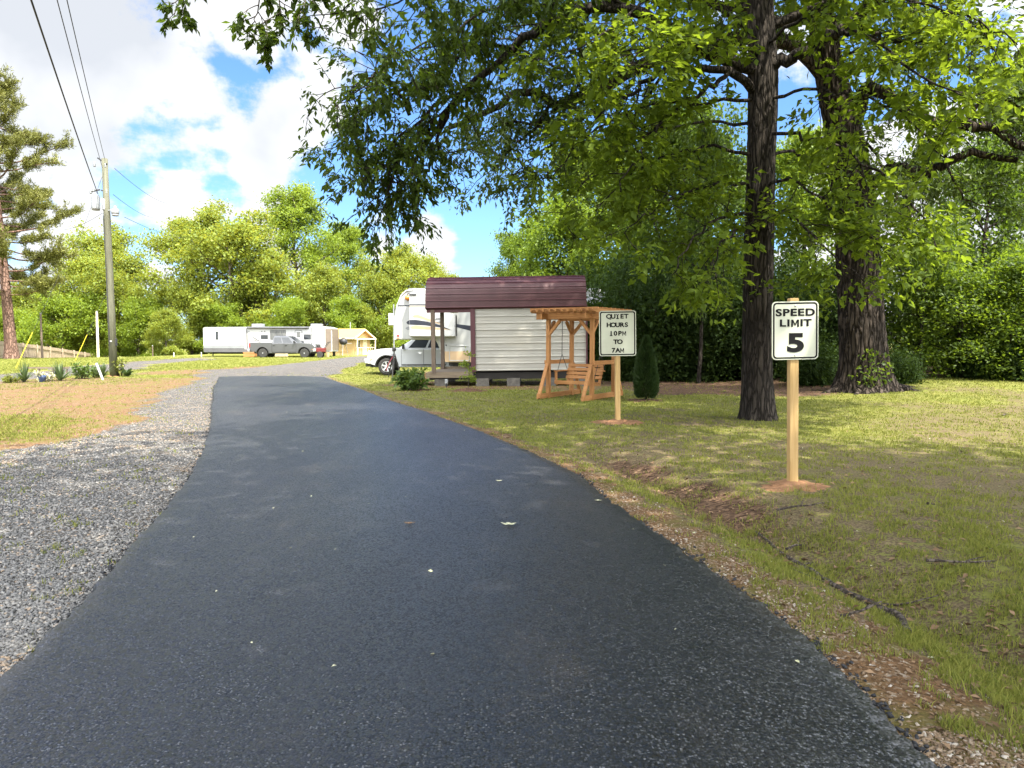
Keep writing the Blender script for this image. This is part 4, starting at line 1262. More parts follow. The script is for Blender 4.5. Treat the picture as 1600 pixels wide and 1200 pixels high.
# ------------------------------------------------------------------ little yellow house
def make_house():
    yh = 70.0
    k = yh / F
    x0 = P(514, 530, yh)[0]
    t = thing('house', 'small yellow cottage with a low gable porch beside the travel trailer', 'house', (x0, yh, 0), R(-24))
    t.scale = (.78, .78, .84)
    Lx, Dy, Hw = 3.6, 3.4, 2.0
    bw = MB().box((Lx / 2, Dy / 2, Hw / 2 - .1), (Lx, Dy, Hw + .2))
    bw.prism([(0, Hw), (Dy, Hw), (Dy / 2, Hw + .85)], 0.02, Lx - .02, 'x')
    bw.build('wall', M['house_wall'], t)
    rf = MB()
    for s in (0, 1):
        y_ = lambda a: a if s == 0 else Dy - a
        rf.prism([(y_(-.35), Hw - .14), (y_(Dy / 2), Hw + .88), (y_(Dy / 2), Hw + .98), (y_(-.4), Hw - .06)], -.3, Lx + .5, 'x')
    rf.build('roof', M['house_roof'], t)
    fa = MB()
    for s in (0, 1):
        y_ = lambda a: a if s == 0 else Dy - a
        fa.prism([(y_(-.42), Hw - .2), (y_(Dy / 2), Hw + .78), (y_(Dy / 2), Hw + .93), (y_(-.42), Hw - .05)], Lx + .5, Lx + .55, 'x')
    fa.box((Lx / 2, -.43, Hw - .13), (Lx + .8, .03, .14)); fa.build('fascia', M['house_trim'], t)
    pr = MB().prism([(-.3, Hw - .25), (Dy + .3, Hw - .25), (Dy + .3, Hw - .12), (-.3, Hw - .12)], Lx, Lx + .75, 'x'); pr.build('porch_roof', M['house_trim'], t)
    for yy in (-.15, Dy + .15):
        MB().box((Lx + .68, yy, (Hw - .25) / 2), (.1, .1, Hw - .25)).build('porch_post', M['house_trim'], t)
    w = MB().box((Lx + .01, .9, 1.25), (.06, .8, .9)).build('window', M['house_trim'], t)
    MB().box((Lx + .04, .9, 1.25), (.03, .64, .74)).build('pane', M['glass'], w)
    d = MB().box((Lx + .01, 2.3, .95), (.06, .85, 1.9)).build('door', M['house_trim'], t)
    MB().box((Lx + .05, 2.0, .95), (.04, .05, .05)).build('handle', M['steel_dark'], d)
    w = MB().box((1.7, -.01, 1.3), (.8, .05, .7)).build('shutter', M['house_wall'], t)
    vp = MB().tube([(Lx * .45, Dy * .62, Hw + .3), (Lx * .45, Dy * .62, Hw + 1.75)], .05, 8).build('vent_pipe', M['galv'], t)
    rl = MB()
    for yy in np.linspace(0, 3.2, 9): rl.tube([(Lx + .75, yy, .1), (Lx + .75, yy, .85)], .02, 5)
    rl.tube([(Lx + .75, -.1, .85), (Lx + .75, 3.3, .85)], .03, 5); rl.build('porch_rail', M['house_trim'], t)
    return t


make_house()


# ------------------------------------------------------------------ yard things by the travel trailer
def yard_things():
    p = P(537, 556, 66)
    t = thing('grill', 'dark kettle grill on legs in front of the yellow cottage', 'grill', (p[0], p[1], 0))
    MB().lathe([(.05, .62), (.26, .70), (.36, .86), (.36, .98), (.30, 1.14), (.15, 1.24), (.02, 1.27)], (0, 0, .35), 'z', 20).build('bowl', M['steel_dark'], t, smooth=True)
    for a in (0.5, 2.6, 4.7):
        MB().tube([(.2 * math.cos(a), .2 * math.sin(a), 1.05), (.42 * math.cos(a), .42 * math.sin(a), 0)], .022, 6).build('leg', M['chrome'], t)
    MB().box((.55, 0, 1.12), (.4, .45, .03)).build('side_shelf', M['chrome'], t)
    p = P(522, 556, 65.5)
    t = thing('utility_cabinet', 'grey utility cabinet standing between trailer and cottage', 'cabinet', (p[0], p[1], 0))
    MB().box((0, 0, .85), (.6, .6, .9)).build('cabinet_body', M['galv'], t, bevel=.03)
    lv = MB()
    for k in range(6): lv.box((0, -.31, .5 + .12 * k), (.5, .03, .03))
    lv.build('louvre', M['steel_dark'], t)
    MB().box((0, 0, .2), (.2, .2, .42)).build('stand', M['steel_dark'], t)
    p = P(502, 556, 60.2)
    t = thing('hand_tiller', 'red garden machine beside the grey pickup nose', 'garden machine', (p[0], p[1], 0))
    MB().box((0, 0, .62), (.75, .5, .36)).build('engine', M['red_paint'], t, bevel=.05)
    for yy in (-.25, .25):
        MB().lathe([(.24, -.05), (.26, 0), (.24, .05)], (-.05, yy, .25), 'y', 16).build('wheel', M['rubber'], t)
        MB().tube([(.2, yy * .7, .7), (.62, yy, 1.25), (.8, yy, 1.28)], .025, 6).build('handlebar', M['steel_dark'], t)
    MB().lathe([(.12, 0), (.12, .2), (.05, .24)], (-.2, 0, .8), 'z', 12).build('fuel_tank', M['black_plastic'], t)
    for (px, yy, s, lb, mt) in ((512, 62.0, .28, 'tan bucket on the grass at the trailer end', 'camper_tan'), (391, 63.0, .3, 'tan crate under the trailer behind the grey pickup tail', 'cedar'), (440, 63.1, .3, 'pale storage tub under the trailer behind the grey pickup', 'house_trim')):
        p = P(px, 556, yy)
        if 'bucket' in lb:
            t = thing('bucket', lb, 'bucket', (p[0], p[1], 0))
            MB().lathe([(.13, 0), (.17, .38), (.18, .38), (.18, .41), (.15, .41), (.12, .04)], (0, 0, 0), 'z', 16).build('pail', M[mt], t)
            MB().tube([(.18 * math.cos(a), 0, .38 + .16 * math.sin(a)) for a in np.linspace(0, math.pi, 9)], .012, 5).build('handle', M['steel_dark'], t)
        else:
            t = thing('crate' if 'crate' in lb else 'storage_tub', lb, 'crate' if 'crate' in lb else 'tub', (p[0], p[1], 0))
            mb = MB().box((0, 0, .18), (1.0, .5, .34)); mb.build('box_body', M[mt], t, bevel=.02)
            MB().box((0, 0, .37), (1.06, .55, .05)).build('lid', M[mt], t, bevel=.01)


yard_things()


# ------------------------------------------------------------------ pergola and its hanging bench
pc = gpt(905, 625)
PA = R(-33)
pergola = thing('pergola', 'orange cedar pergola swing stand on the lawn before the shed', 'pergola', (pc[0] + .12, pc[1] + .75, float(terrain(pc[0], pc[1] + .7))), PA)


def make_pergola(t):
    hw, hd = .62, .62                      # post positions
    zt = 2.02
    for sx in (-1, 1):
        for sy in (-1, 1):
            po = MB().box((sx * hw, sy * hd, zt / 2), (.095, .095, zt)).build('post', M['cedar_z'], t, bevel=.006)
            MB().beam((sx * hw, sy * (hd + .06), .88), (sx * hw, sy * (hd + .50), .03), .045, .09, up=(1, 0, 0)).build('brace', M['cedar_z'], t, bevel=.004)
            # knee braces under the roof beams
            MB().beam((sx * hw, sy * hd, zt - .42), (sx * (hw - .34), sy * hd, zt - .04), .07, .07, up=(0, 1, 0)).build('knee_brace', M['cedar_z'], t, bevel=.004)
            MB().beam((sx * hw, sy * hd, zt - .38), (sx * hw, sy * (hd - .30), zt - .06), .06, .07, up=(1, 0, 0)).build('knee_brace', M['cedar_z'], t, bevel=.004)
        MB().box((sx * (hw + .005), 0, .075), (.05, 2 * hd + 1.06, .13)).build('foot_rail', M['cedar_y'], t, bevel=.005)
        MB().box((sx * (hw + .07), 0, .92), (.045, 2 * hd + .1, .10)).build('side_rail', M['cedar_y'], t, bevel=.005)
        MB().box((sx * hw, 0, zt + .055), (.045, 2 * hd + .75, .14)).build('side_beam', M['cedar_y'], t, bevel=.005)
    for sy in (-1, 1):
        for o in (-.07, .07):
            MB().box((0, sy * hd + o, zt + .06), (2 * hw + .62, .04, .15)).build('beam', M['cedar'], t, bevel=.005)
    MB().box((0, 0, zt + .02), (2 * hw, .09, .14)).build('swing_beam', M['cedar'], t, bevel=.005)
    n = 11
    for i in range(n):
        x = -hw - .26 + (2 * hw + .52) * i / (n - 1)
        MB().prism([(-hd - .44, zt + .165), (-hd - .36, zt + .135), (hd + .36, zt + .135), (hd + .44, zt + .165), (hd + .44, zt + .225), (-hd - .44, zt + .225)], x - .019, x + .019, 'x').build('rafter', M['cedar_y'], t)
    for i in range(9):
        y = -hd - .34 + (2 * hd + .68) * i / 8
        MB().box((0, y, zt + .243), (2 * hw + .66, .036, .03)).build('lattice_strip', M['cedar'], t)


make_pergola(pergola)


def make_swing():
    t = thing('swing_bench', 'slatted wooden swing bench hung by ropes inside the pergola', 'bench', tuple(pergola.location), PA)
    hw = .5
    zs = .43
    for i in range(5):
        MB().box((0, -.40 + .115 * i, zs - .012 * i), (2 * hw, .095, .025)).build('seat_slat', M['cedar'], t, bevel=.003)
    MB().box((0, -.46, zs - .02), (2 * hw + .06, .03, .09)).build('front_rail', M['cedar'], t, bevel=.003)
    for i in range(4):
        MB().box((0, .13 + .045 * i, zs + .09 + .10 * i), (2 * hw + .04, .022, .082), (R(-22), 0, 0)).build('back_slat', M['cedar'], t, bevel=.003)
    for sx in (-1, 1):
        MB().beam((sx * (hw - .04), .09, zs - .1), (sx * (hw - .04), .30, zs + .45), .035, .07, up=(1, 0, 0)).build('back_stile', M['cedar_z'], t)
        MB().beam((sx * (hw - .04), -.46, zs - .05), (sx * (hw - .04), .14, zs - .08), .04, .08).build('seat_bearer', M['cedar_y'], t)
        MB().box((sx * (hw + .02), -.10, zs + .26), (.09, .68, .028)).build('armrest', M['cedar_y'], t, bevel=.004)
        MB().box((sx * (hw + .02), -.40, zs + .10), (.045, .07, .32)).build('arm_post', M['cedar_z'], t, bevel=.004)
        rp = MB().tube([(sx * (hw + .05), -.02, 2.0), (sx * (hw + .055), -.03, 1.12)], .009, 6)
        rp.tube([(sx * (hw + .055), -.03, 1.12), (sx * (hw + .05), -.40, zs + .0)], .009, 6)
        rp.tube([(sx * (hw + .055), -.03, 1.12), (sx * (hw + .05), .24, zs + .30)], .009, 6)
        rp.build('rope', M['rope'], t)


make_swing()


# ------------------------------------------------------------------ the two signs
def rrect(w, h, r, n=6):
    out = []
    for cx, cz, a0 in ((w / 2 - r, h / 2 - r, 0), (-w / 2 + r, h / 2 - r, 90), (-w / 2 + r, -h / 2 + r, 180), (w / 2 - r, -h / 2 + r, 270)):
        for k in range(n + 1):
            a = R(a0 + 90 * k / n)
            out.append((cx + r * math.cos(a), cz + r * math.sin(a)))
    return out


def ring(mb, outer, inner, y0, y1):
    n = len(outer)
    vs = [(a, y0, b) for a, b in outer] + [(a, y0, b) for a, b in inner] + [(a, y1, b) for a, b in outer] + [(a, y1, b) for a, b in inner]
    fs = []
    for i in range(n):
        j = (i + 1) % n
        fs += [(i, j, n + j, n + i), (2 * n + i, 3 * n + i, 3 * n + j, 2 * n + j), (i, 2 * n + i, 2 * n + j, j), (n + i, n + j, 3 * n + j, 3 * n + i)]
    return mb.add(vs, fs)


def make_sign(label, base, dist, w, h, zc, top, lean, yaw):
    t = thing('road_sign', label, 'sign', tuple(base), yaw)
    t.rotation_euler = (0, lean, yaw)
    pw = 0.089
    MB().box((0, pw / 2 + .012, top / 2 - .1), (pw, pw, top + .2)).build('post', M['pine_post'], t, bevel=.01, seg=2)
    pl = MB().prism(rrect(w, h, .042), -.004, .004, 'y').build('plate', M['sign_face'], t, loc=(0, 0, zc))
    br = MB()
    s = w / 0.47
    ring(br, rrect(w - .022 * s, h - .022 * s, .034), rrect(w - .052 * s, h - .052 * s, .024), -.0062, -.003)
    br.build('border', M['sign_black'], pl)
    bo = MB()
    for z in (h / 2 - .045 * s, -h / 2 + .045 * s):
        bo.lathe([(.009, 0), (.009, -.006), (.004, -.009)], (0, -.004, z), 'y', 10)
    bo.build('bolt', M['alu'], pl)
    return t, pl


b5 = gpt(1241.5, 759)
k5 = b5[1] / F
sw_, sh_ = 72.5 * k5, 90.5 * k5
ss_, pl5 = make_sign('white speed limit 5 sign on a pale square post in the lawn', b5, b5[1], sw_, sh_, (759 - 514.5) * k5, (759 - 464) * k5, R(-1.15), R(0))
up = (R(90), 0, 0)
text_mesh('SPEED', sh_ * .168, M['sign_black'], 'lettering', pl5, (0, -.0065, sh_ * .305), up, .0034, 1.36, 1.12)
for ch, xo in (('L', -.275), ('I', -.148), ('I', .135), ('T', .262)):
    text_mesh(ch, sh_ * .165, M['sign_black'], 'lettering', pl5, (sw_ * xo, -.0065, sh_ * .125), up, .0034, 1.32, 1.0)
m_glyph(sw_ * .165, sh_ * .125, .21, M['sign_black'], 'lettering', pl5, (sw_ * -.005, -.0065, sh_ * .125))
text_mesh('5', sh_ * .43, M['sign_black'], 'lettering', pl5, (sw_ * .01, -.0065, -sh_ * .225), up, .0105, 1.42, 1.0)
bq = gpt(966, 660.5)
kq = bq[1] / F
qw, qh = 57.5 * kq, 70.5 * kq
sq_, plq = make_sign('white quiet hours sign on a pale square post near the swing', bq, bq[1], qw, qh, (660.5 - 520.5) * kq, (660.5 - 487) * kq, R(-0.9), R(0))


def mono_line(txt, z, cell, hgt):
    n = len(txt)
    for i, ch in enumerate(txt):
        if ch == ' ': continue
        x = (i - (n - 1) / 2) * cell
        if ch == 'M':
            m_glyph(cell * .86, hgt * 1.04, .17, M['sign_black'], 'lettering', plq, (x, -.0065, z)); continue
        o = text_mesh(ch, hgt * 1.38, M['sign_black'], 'lettering', plq, (x, -.0065, z), up, .0042, 1.12 if ch not in 'MW' else .86, 1.0)
        bars = []
        if ch == 'I': bars = [(x, z + hgt * .46, cell * .62), (x, z - hgt * .46, cell * .62)]
        if ch == '1': bars = [(x, z - hgt * .46, cell * .66)]
        for bx_, bz_, bw_ in bars:
            MB().box((bx_, -.0068, bz_), (bw_, .003, hgt * .19)).build('lettering', M['sign_black'], plq)


for i, l in enumerate(['QUIET', 'HOURS', '10PM', 'TO', '7AM']):
    mono_line(l, qh * (.37 - .187 * i), qw * .118, qh * .098)


def mound(name, label, c, rx, ry, h, mat, seed, cat='mound'):
    n, k = 72, 12
    mb = MB(); vs, fs = [], []
    r = np.random.default_rng(seed)
    edge = [1 + .42 * (vnoise(math.cos(a) * 1.0, math.sin(a) * 1.0, 2.6, seed) - .5) * 2 + .35 * (vnoise(math.cos(a), math.sin(a), 9, seed + 1) - .5) for a in np.linspace(0, 2 * math.pi, n, endpoint=False)]
    for j in range(k + 1):
        f = j / k
        for i in range(n):
            a = 2 * math.pi * i / n
            x, y = c[0] + rx * f * edge[i] * math.cos(a), c[1] + ry * f * edge[i] * math.sin(a)
            z = float(terrain(x, y)) + h * (1 - f * f) * (0.35 + 1.2 * vnoise(x, y, 11, seed)) - .022 * f ** 2 + .008 * (vnoise(x, y, 30, seed) - .5) + .003
            vs.append((x, y, z))
    for j in range(k):
        for i in range(n):
            i2 = (i + 1) % n
            fs.append((j * n + i, j * n + i2, (j + 1) * n + i2, (j + 1) * n + i))
    mb.add(vs, fs)
    o = mb.build(name, mat, smooth=True)
    return tag(o, label, cat)


mound('clay_mound', 'orange clay dug up around the speed limit post', (b5[0] - .02, b5[1] + .02), .44, .36, .034, M['clay'], 3)
mound('clay_mound', 'orange brown clay around the quiet hours post', (bq[0], bq[1]), .48, .5, .045, M['clay'], 5)

# ================================================================== TREES AND PLANTS
def unit(v):
    v = np.asarray(v, float)
    return v / (np.linalg.norm(v, axis=-1, keepdims=True) + 1e-9)


class Wood:
    """tapered tubes collected in numpy arrays"""
    def __init__(self): self.V, self.T, self.o = [], [], 0

    def tube(self, pts, rad, n=6, bumps=0.0, seed=0):
        pts = np.asarray(pts, float); rad = np.asarray(rad, float)
        k = len(pts)
        d = unit(np.gradient(pts, axis=0))
        u = np.cross(d, [0.31, 0.17, 0.93]); u = unit(u)
        ref = np.cross(d[0], [1, 0, 0.05]);
        u = unit(ref - d * (d @ ref)[:, None]) if k else u
        w = np.cross(d, u)
        a = np.linspace(0, 2 * math.pi, n, endpoint=False)
        rr = rad[:, None] * np.ones((1, n))
        if bumps:
            A, K = np.meshgrid(a, np.arange(k))
            rr = rr * (1 + bumps * (2 * vnoise(np.cos(A) * 2.2 + K * .05, np.sin(A) * 2.2 + K * .23, 1.2, seed) - 1))
        V = pts[:, None] + rr[..., None] * (np.cos(a)[None, :, None] * u[:, None] + np.sin(a)[None, :, None] * w[:, None])
        i = np.arange(k - 1)[:, None] * n; j = np.arange(n)[None]
        q = np.stack([i + j, i + (j + 1) % n, i + n + (j + 1) % n, i + n + j], -1).reshape(-1, 4)
        self.V.append(V.reshape(-1, 3)); self.T.append(q + self.o); self.o += k * n
        return self

    def build(self, name, mat, parent=None):
        return np_mesh(name, np.concatenate(self.V), np.concatenate(self.T), mat, None, parent, True)


def wander(r, p, d, L, n, wob, lift, curve=None):
    pts = [np.array(p, float)]
    d = unit(d)
    for i in range(n):
        d = unit(d + r.normal(0, wob, 3) + np.array([0, 0, lift]))
        pts.append(pts[-1] + d * L / n)
    return np.array(pts)


def smooth_line(pts, n):
    """resample through the points (Catmull-Rom)"""
    p = np.asarray(pts, float)
    p = np.concatenate([2 * p[:1] - p[1:2], p, 2 * p[-1:] - p[-2:-1]])
    m_ = len(p) - 3
    out = []
    for t in np.linspace(0, m_ - 1e-6, n):
        i = int(t); f = t - i
        a, b_, c, d = p[i:i + 4]
        out.append(.5 * ((2 * b_) + (-a + c) * f + (2 * a - 5 * b_ + 4 * c - d) * f * f + (-a + 3 * b_ - 3 * c + d) * f ** 3))
    return np.array(out)


def leaf_cloud(r, tips, k, spread, L, Wd, flat=0.6, droop=0.25, out_from=None):
    """k leaves round every tip"""
    C = np.repeat(tips, k, 0) + r.normal(0, 1, (len(tips) * k, 3)) * np.array([spread, spread, spread * flat])
    n = len(C)
    D = unit(r.normal(0, 1, (n, 3)) + np.array([0, 0, -droop]))
    N = unit(r.normal(0, .75, (n, 3)) + np.array([0, 0, 1.0]))
    Ls = L * (0.65 + .7 * r.random(n))
    V, T = leaf_geo(C, D, N, Ls, Ls * Wd / L)
    tint = np.clip(np.repeat(np.repeat(r.random(len(tips)), k) * .6 + r.random(n) * .5 - .05, 4), 0, 1)
    return V, T, tint


def make_tree(name, label, cat, seed, H, R_, base_f, r0, n_prim, leaf, bark, k=26, L=.34, Wd=.22, spread=.5, shape=(.12, .82, .6), sec=7, ter=3, lift=.04, group=None, top_up=70, low_el=8):
    r = np.random.default_rng(seed)
    t = thing(name, label, cat, (0, 0, 0), 0, group)
    w = Wood()
    tn = 14
    tr = wander(r, (0, 0, -.4), (r.normal(0, .03), r.normal(0, .03), 1), H * .92 + .4, tn, .045, .05)
    rad = r0 * (1 - .9 * np.linspace(0, 1, tn + 1)) ** .9 + .02
    rad[0] *= 1.5; rad[1] *= 1.08
    w.tube(tr, rad, 12, .12, seed)
    tips = []
    for i in range(n_prim):
        f = (i + .5 + r.normal(0, .25)) / n_prim
        f = min(max(f, .02), .98)
        zf = base_f + (1 - base_f) * f ** .92 * .97
        p = np.array([np.interp(zf, np.linspace(0, 1, tn + 1), tr[:, c]) for c in range(3)])
        az = i * 2.4 + r.normal(0, .35)
        el = R(low_el + (top_up - low_el) * f ** 1.2 + r.normal(0, 7))
        Lp = R_ * (math.sin(math.pi * (shape[0] + shape[1] * f)) ** shape[2]) * (0.75 + .45 * r.random())
        d = np.array([math.cos(az) * math.cos(el), math.sin(az) * math.cos(el), math.sin(el)])
        pb = wander(r, p, d, Lp, 8, .13, lift)
        rb = max(r0 * .34 * (Lp / R_) ** 1.2, .03)
        w.tube(pb, rb * (1 - .85 * np.linspace(0, 1, 9)), 7)
        for j in range(sec):
            g = .28 + .72 * (j + r.random()) / sec
            q = np.array([np.interp(g, np.linspace(0, 1, 9), pb[:, c]) for c in range(3)])
            dd = unit(unit(pb[min(int(g * 8) + 1, 8)] - pb[int(g * 7.9)]) + r.normal(0, .62, 3) + np.array([0, 0, .12]))
            Ls = Lp * .42 * (1.15 - .6 * g) * (.6 + .7 * r.random())
            ps = wander(r, q, dd, Ls, 5, .2, lift * .8)
            w.tube(ps, rb * .34 * (1 - .8 * np.linspace(0, 1, 6)) + .006, 4)
            tips += [ps[3], ps[5]]
            for m_ in range(ter):
                h = r.integers(2, 6)
                pt = wander(r, ps[h], unit(r.normal(0, 1, 3) + np.array([0, 0, .15])), Ls * .5, 3, .2, 0)
                tips += [pt[2], pt[3]]
    tips = np.array(tips)
    V, T, tint = leaf_cloud(r, tips, k, spread, L, Wd)
    w.build('trunk', bark, t)
    np_mesh('crown', V, T, leaf, {'tint': tint}, t)
    return t


def ground_z(x, y): return float(terrain(x, y))


def place(t, px, y, dz=-.05, rotz=0.0, scale=None):
    p = P(px, 530, y)
    t.location = (p[0], y, ground_z(p[0], y) + dz)
    t.rotation_euler = (0, 0, rotz)
    if scale is not None: t.scale = scale if hasattr(scale, '__len__') else (scale,) * 3
    return t


def hgt_at(py, y): return CAMZ + (530 - py) / F * y


# ---- far row of spring trees behind the travel trailer
GF = 'spring trees in the row beyond the travel trailer'
far_a = make_tree('broadleaf_tree', '', 'tree', 101, 17, 8.2, .10, .42, 22, M['leaf_far_a'], M['bark_grey'], k=34, L=.30, Wd=.21, spread=.60, ter=2, group=GF)
far_b = make_tree('broadleaf_tree', '', 'tree', 102, 21, 7.2, .13, .45, 24, M['leaf_far_b'], M['bark_grey'], k=34, L=.30, Wd=.21, spread=.60, ter=2, shape=(.14, .74, .75), group=GF)
far_c = make_tree('broadleaf_tree', '', 'tree', 103, 13, 7.0, .06, .34, 20, M['leaf_far_a'], M['bark_grey'], k=34, L=.30, Wd=.21, spread=.60, ter=2, group=GF)
far_d = make_tree('broadleaf_tree', '', 'tree', 104, 9, 5.2, .03, .22, 18, M['leaf_far_b'], M['bark_grey'], k=30, L=.27, Wd=.19, spread=.52, sec=6, group=GF)
far_e = make_tree('broadleaf_tree', '', 'tree', 105, 9, 5.0, .03, .22, 18, M['leaf_far_a'], M['bark_grey'], k=30, L=.27, Wd=.19, spread=.52, sec=6, group=GF)
LH = {id(far_a): 17, id(far_b): 21, id(far_c): 13, id(far_d): 9}
used = set()


def put_far(src, H0, px, y, top, wide, rot, label, group=GF):
    """a tree of the row whose top stands at the pixel height it has in the photograph"""
    p = P(px, 530, y)
    gz = ground_z(p[0], y)
    s = (hgt_at(top, y) - gz) / (H0 * 1.12)
    if src.name not in used:
        used.add(src.name); o = src
        o['label'] = label; o['group'] = group
    else:
        o = copy_tree(src, (0, 0, 0), 0, label, group)
    o.location = (p[0], y, gz - .1); o.rotation_euler = (0, 0, rot); o.scale = (s * wide, s * wide, s)
    return o


put_far(far_b, 21, 470, 88, 284, 1.0, .3, 'tallest bright green tree above the roof of the travel trailer')
put_far(far_a, 17, 300, 84, 330, 1.05, 1.0, 'broad yellow green tree with a rounded top right of the utility pole')
put_far(far_a, 17, 188, 92, 362, 1.0, 2.6, 'yellow green tree whose crown rises just behind the utility pole')
put_far(far_c, 13, 385, 80, 352, 1.1, .4, 'yellow green tree filling the gap left of the tallest tree')
put_far(far_b, 21, 556, 95, 348, .95, 2.2, 'green tree right of the tallest tree above the yellow cottage')
put_far(far_c, 13, 625, 86, 394, 1.0, 2.0, 'golden green tree between the yellow cottage and the fifth wheel nose')
put_far(far_a, 17, 700, 105, 425, 1.0, 4.0, 'yellow green tree top just showing over the left end of the shed roof')
put_far(far_a, 17, 800, 108, 425, 1.0, 5.1, 'yellow green tree top just showing over the middle of the shed roof')
put_far(far_c, 13, 130, 84, 405, 1.0, 3.5, 'yellow green tree right behind the far end of the board fence')
put_far(far_c, 13, 45, 92, 452, 1.1, 5.0, 'low yellow green tree behind the pine trunk and board fence')
put_far(far_d, 9, 96, 80, 462, 1.1, 0.0, 'bright green low tree behind the middle of the board fence')
put_far(far_c, 13, -80, 95, 430, 1.2, .8, 'yellow green tree behind the fence at the left edge of the view')
for src, px, y, top, wd_, rot, lb in (
        (far_e, 258, 72, 492, 1.15, 1.0, 'low yellow green bushy tree right of the pole behind the grass strip'), (far_e, 300, 77, 455, .95, 2.0, 'yellow green bushy tree whose branches touch the left end of the travel trailer'),
        (far_d, 352, 76, 478, 1.1, 3.0, 'bright green bushy tree behind the left half of the travel trailer'), (far_e, 400, 80, 440, .9, 4.0, 'yellow green bushy tree behind the middle of the travel trailer'),
        (far_d, 448, 76, 470, 1.0, 5.0, 'bright green bushy tree behind the right half of the travel trailer'), (far_e, 505, 82, 432, .9, .5, 'yellow green bushy tree behind the joint of trailer and cottage'),
        (far_d, 552, 80, 468, 1.1, 1.5, 'bright green bushy tree rising behind the yellow cottage roof'), (far_e, 598, 82, 440, .9, 2.5, 'yellow green bushy tree right of the yellow cottage'),
        (far_d, 655, 74, 470, 1.1, 3.5, 'bright green bushy tree behind the fifth wheel nose'), (far_e, 150, 90, 480, 1.2, 4.5, 'yellow green bushy tree behind the thin pale pole'),
        (far_d, 215, 82, 470, 1.0, 5.5, 'bright green bushy tree behind the right end of the board fence'), (far_d, 20, 86, 486, 1.25, .2, 'bright green bushy tree beyond the fence left of the pine')):
    put_far(src, 9, px, y, top, wd_, rot, lb, 'bushy young trees under the far row')


# ---- pine on the left
def make_pine():
    r = np.random.default_rng(77)
    y = 57.0
    t = thing('pine_tree', 'tall pine with layered branches at the left edge of the view', 'tree', (P(14, 530, y)[0], y, -.05))
    H = 22.0
    w = Wood()
    tr = wander(r, (0.15, 0, -.3), (-.03, 0, 1), H, 16, .015, .02)
    rad = .42 * (1 - .88 * np.linspace(0, 1, 17)) + .01; rad[0] = .62; rad[1] = .44
    w.tube(tr, rad, 14, .07, 3)
    tips, dirs = [], []
    for i in range(74):
        f = .24 + .75 * (i / 73)
        p = np.array([np.interp(f, np.linspace(0, 1, 17), tr[:, c]) for c in range(3)])
        az = i * 2.39996 + r.normal(0, .3)
        Lb = (5.9 * math.sin(math.pi * min(1, (.30 + .68 * (f - .24) / .75))) ** .8 + .5) * (.50 + .5 * r.random())
        el = R(-8 + 30 * (f - .24) + r.normal(0, 6))
        pb = wander(r, p, (math.cos(az) * math.cos(el), math.sin(az) * math.cos(el), math.sin(el)), Lb, 8, .09, .035)
        w.tube(pb, .075 * (Lb / 5) ** .7 * (1 - .85 * np.linspace(0, 1, 9)) + .006, 6)
        for j in range(int(6 + Lb * 3.2)):
            g = .32 + .68 * r.random()
            q = np.array([np.interp(g, np.linspace(0, 1, 9), pb[:, c]) for c in range(3)])
            d0 = unit(pb[min(int(g * 8) + 1, 8)] - pb[int(g * 7.9)])
            dd = unit(d0 + r.normal(0, .6, 3) * np.array([1, 1, .35]) + np.array([0, 0, .18]))
            ps = wander(r, q, dd, .45 + .75 * r.random(), 3, .15, .06)
            w.tube(ps, np.array([.018, .014, .01, .006]), 4)
            for kk in (1, 2, 3):
                tips.append(ps[kk]); dirs.append(unit(ps[kk] - ps[kk - 1]))
    tips, dirs = np.array(tips), np.array(dirs)
    k = 30
    C = np.repeat(tips, k, 0) + r.normal(0, .10, (len(tips) * k, 3))
    D = unit(np.repeat(dirs, k, 0) * .7 + r.normal(0, .65, C.shape) + np.array([0, 0, .25]))
    N = unit(r.normal(0, 1, C.shape))
    Ls = .26 * (.7 + .6 * r.random(len(C)))
    V, T = leaf_geo(C, D, N, Ls, np.full(len(C), .055))
    tint = np.clip(np.repeat(np.repeat(r.random(len(tips)), k) * .6 + r.random(len(C)) * .4, 4), 0, 1)
    w.build('trunk', M['bark_pine'], t)
    np_mesh('crown', V, T, M['needle'], {'tint': tint}, t)


make_pine()


